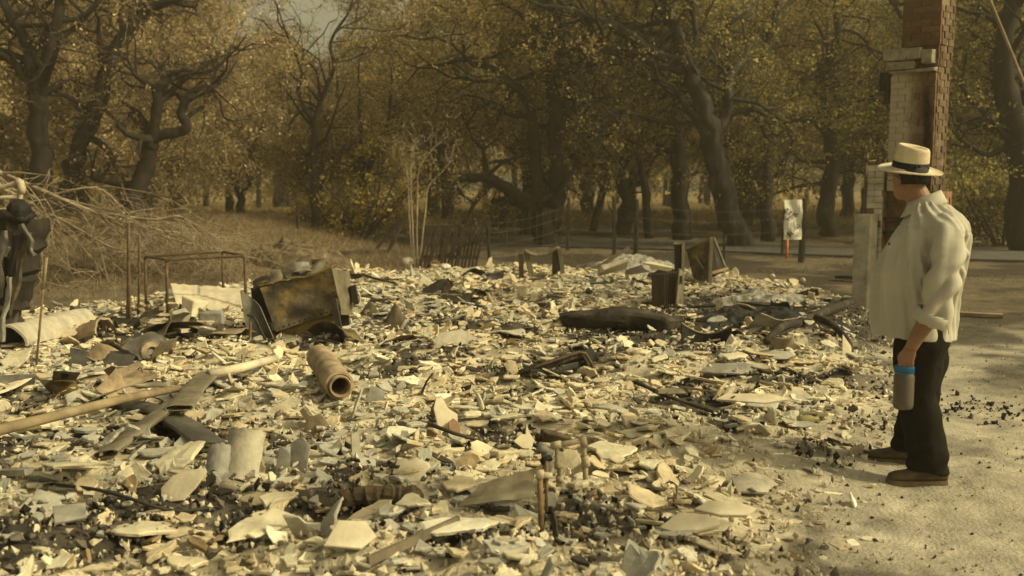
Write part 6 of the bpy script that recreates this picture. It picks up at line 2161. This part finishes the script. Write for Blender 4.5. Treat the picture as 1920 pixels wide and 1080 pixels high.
    mb.tube([hp(.113, -.010, .003), hp(.116, 0, .005), hp(.113, .010, .003)], .002, 5)
    mb.build("glasses", M['glasses'], root, smooth=True)

    # ---- hat: tipped a little toward the camera
    hatc = hp(-.004, 0, .040)
    roll = Matrix.Rotation(math.radians(13), 3, Fv) if False else Matrix.Rotation(math.radians(13), 3, Vector((1, 0, 0)))
    roll = Matrix.Rotation(math.radians(2.5), 3, Vector((0, 1, 0))) @ roll
    hFx = Vector((-1, .22, 0)).normalized(); hLx = Vector((-.22, -1, 0)).normalized()
    def hat(f, l, z): return hatc + roll @ (hFx * f * .92 + hLx * l * .95 + Uv * z * .88)
    def oval(rf, rl, z, n=40, dip=0.0, egg=0): return [hat(rf * math.cos(2 * math.pi * k / n), rl * math.sin(2 * math.pi * k / n) * (1 - egg * math.cos(2 * math.pi * k / n)), z + dip * math.cos(4 * math.pi * k / n)) for k in range(n)]
    mb = MB()
    br = [(.100, .086, .012), (.112, .098, .002), (.135, .120, -.004), (.160, .143, -.006), (.176, .157, -.003), (.180, .160, .0), (.176, .157, -.008), (.150, .13, -.012), (.105, .09, -.006), (.094, .080, .0)]
    mb.loft([oval(a, b_, z, 48, -.006 * (a - .1) / .08) for a, b_, z in br], cap=False)
    hb = mb.build("hat_brim", M['straw'], root, smooth=True)
    mb = MB(); n = 40
    rings = [oval(.1005, .0865, .004, n), oval(.099, .085, .03, n), oval(.096, .081, .07, n, 0, .03), oval(.092, .076, .105, n, 0, .06)]
    def top(k_r, z0, dent):
        out = []
        for k in range(n):
            a = 2 * math.pi * k / n
            f = .092 * k_r * math.cos(a); l = .076 * k_r * math.sin(a) * (1 - .06 * math.cos(a))
            z = z0 + .012 * math.cos(a) * k_r
            out.append(hat(f, l, z - dent))
        return out
    rings += [top(.97, .128, 0), top(.90, .138, 0), top(.80, .139, .002), top(.66, .136, .012), top(.5, .134, .020), top(.25, .132, .024), top(.03, .132, .024)]
    mb.loft(rings); mb.build("hat_crown", M['straw'], root, smooth=True)
    mb = MB(); mb.loft([oval(.1015, .0875, .008, n), oval(.1030, .089, .010, n), oval(.1015, .0872, .046, n), oval(.0995, .0852, .047, n)], cap=False); mb.build("hat_band", M['band'], root, smooth=True)
    mb = MB(); mb.box(hat(-.02, .092, .028), (.02, .006, .03), rotm(0, 0, 12)); mb.box(hat(-.035, .088, .028), (.016, .006, .034), rotm(0, 0, 16)); mb.build("band_bow", M['band'], root, bevel=.002)
    # shirt pocket pen clip seen at the chest edge
    mb = MB(); mb.box(W(.165, .125, 1.26), (.012, .01, .016), rotm(0, 0, 20)); mb.build("pocket_clip", M['glasses'], root, bevel=.004)

    # ---- the bottle hanging from his hand
    q = W(.060, .232, .0); top_z = base.z + .675
    r0 = .052
    bz = base.z + .405
    rb = thing("water_bottle", "grey translucent water bottle with a blue screw cap hanging from the man's hand", "bottle", Vector((q.x, q.y, bz)))
    Mx = Matrix.Translation(Vector((q.x, q.y, bz)))
    mb = MB(); mb.lathe([(.001, .004), (.040, 0), (.049, .008), (r0, .03), (r0, .10), (r0 * .985, .125), (r0, .15), (r0 * .99, .175), (.043, .195), (.040, .205), (.038, .205), (.041, .193), (r0 - .004, .172), (r0 - .003, .03), (.04, .006), (.001, .008)], 32, Mx); mb.build("flask", M['bottle'], rb, smooth=True)
    mb = MB(); mb.lathe([(.045, .190), (.047, .193), (.047, .225), (.043, .229), (.032, .230), (.026, .245), (.018, .250), (.001, .251)], 32, Mx)
    for k in range(32):
        a = 2 * math.pi * k / 32; c = Vector((q.x, q.y, bz)) + Vector((.047 * math.cos(a), .047 * math.sin(a), .208)); mb.tube([c - Vector((0, 0, .013)), c + Vector((0, 0, .013))], .0022, 4)
    cap = mb.build("cap", M['blue_cap'], rb, smooth=True, auto=40)
    mb = MB(); lo = [Vector((q.x, q.y, bz)) + Fv * a + Uv * z for a, z in ((-.030, .225), (-.026, .25), (-.012, .272), (.006, .274), (.022, .255), (.030, .225))]
    mb.tube(catmull(lo, 3), .0065, 7); mb.build("carry_loop", M['blue_cap'], rb, smooth=True)
    mb = MB(); mb.lathe([(.0475, .199), (.0485, .201), (.0475, .203)], 32, Mx); mb.build("cap_ring", M['band'], rb, smooth=True)


person()


# ---------------------------------------------------------------- smoky air
def haze():
    mb = MB()
    mb.box((0, 45, 9.5), (240, 150, 27))
    m = bpy.data.materials.new("haze"); m.use_nodes = True
    nt = m.node_tree
    for n in list(nt.nodes):
        if n.type != 'OUTPUT_MATERIAL': nt.nodes.remove(n)
    v = nt.nodes.new("ShaderNodeVolumePrincipled")
    v.inputs['Color'].default_value = (.92, .82, .60, 1)
    v.inputs['Density'].default_value = 0.0026
    v.inputs['Anisotropy'].default_value = 0.2
    nt.links.new(v.outputs[0], nt.nodes[0].inputs['Volume'])
    o = mb.build("haze", m, origin=(0, 0, 0))
    tag(o, 'thin smoky haze hanging over the burnt lot and the wood', 'haze', kind='stuff')


haze()
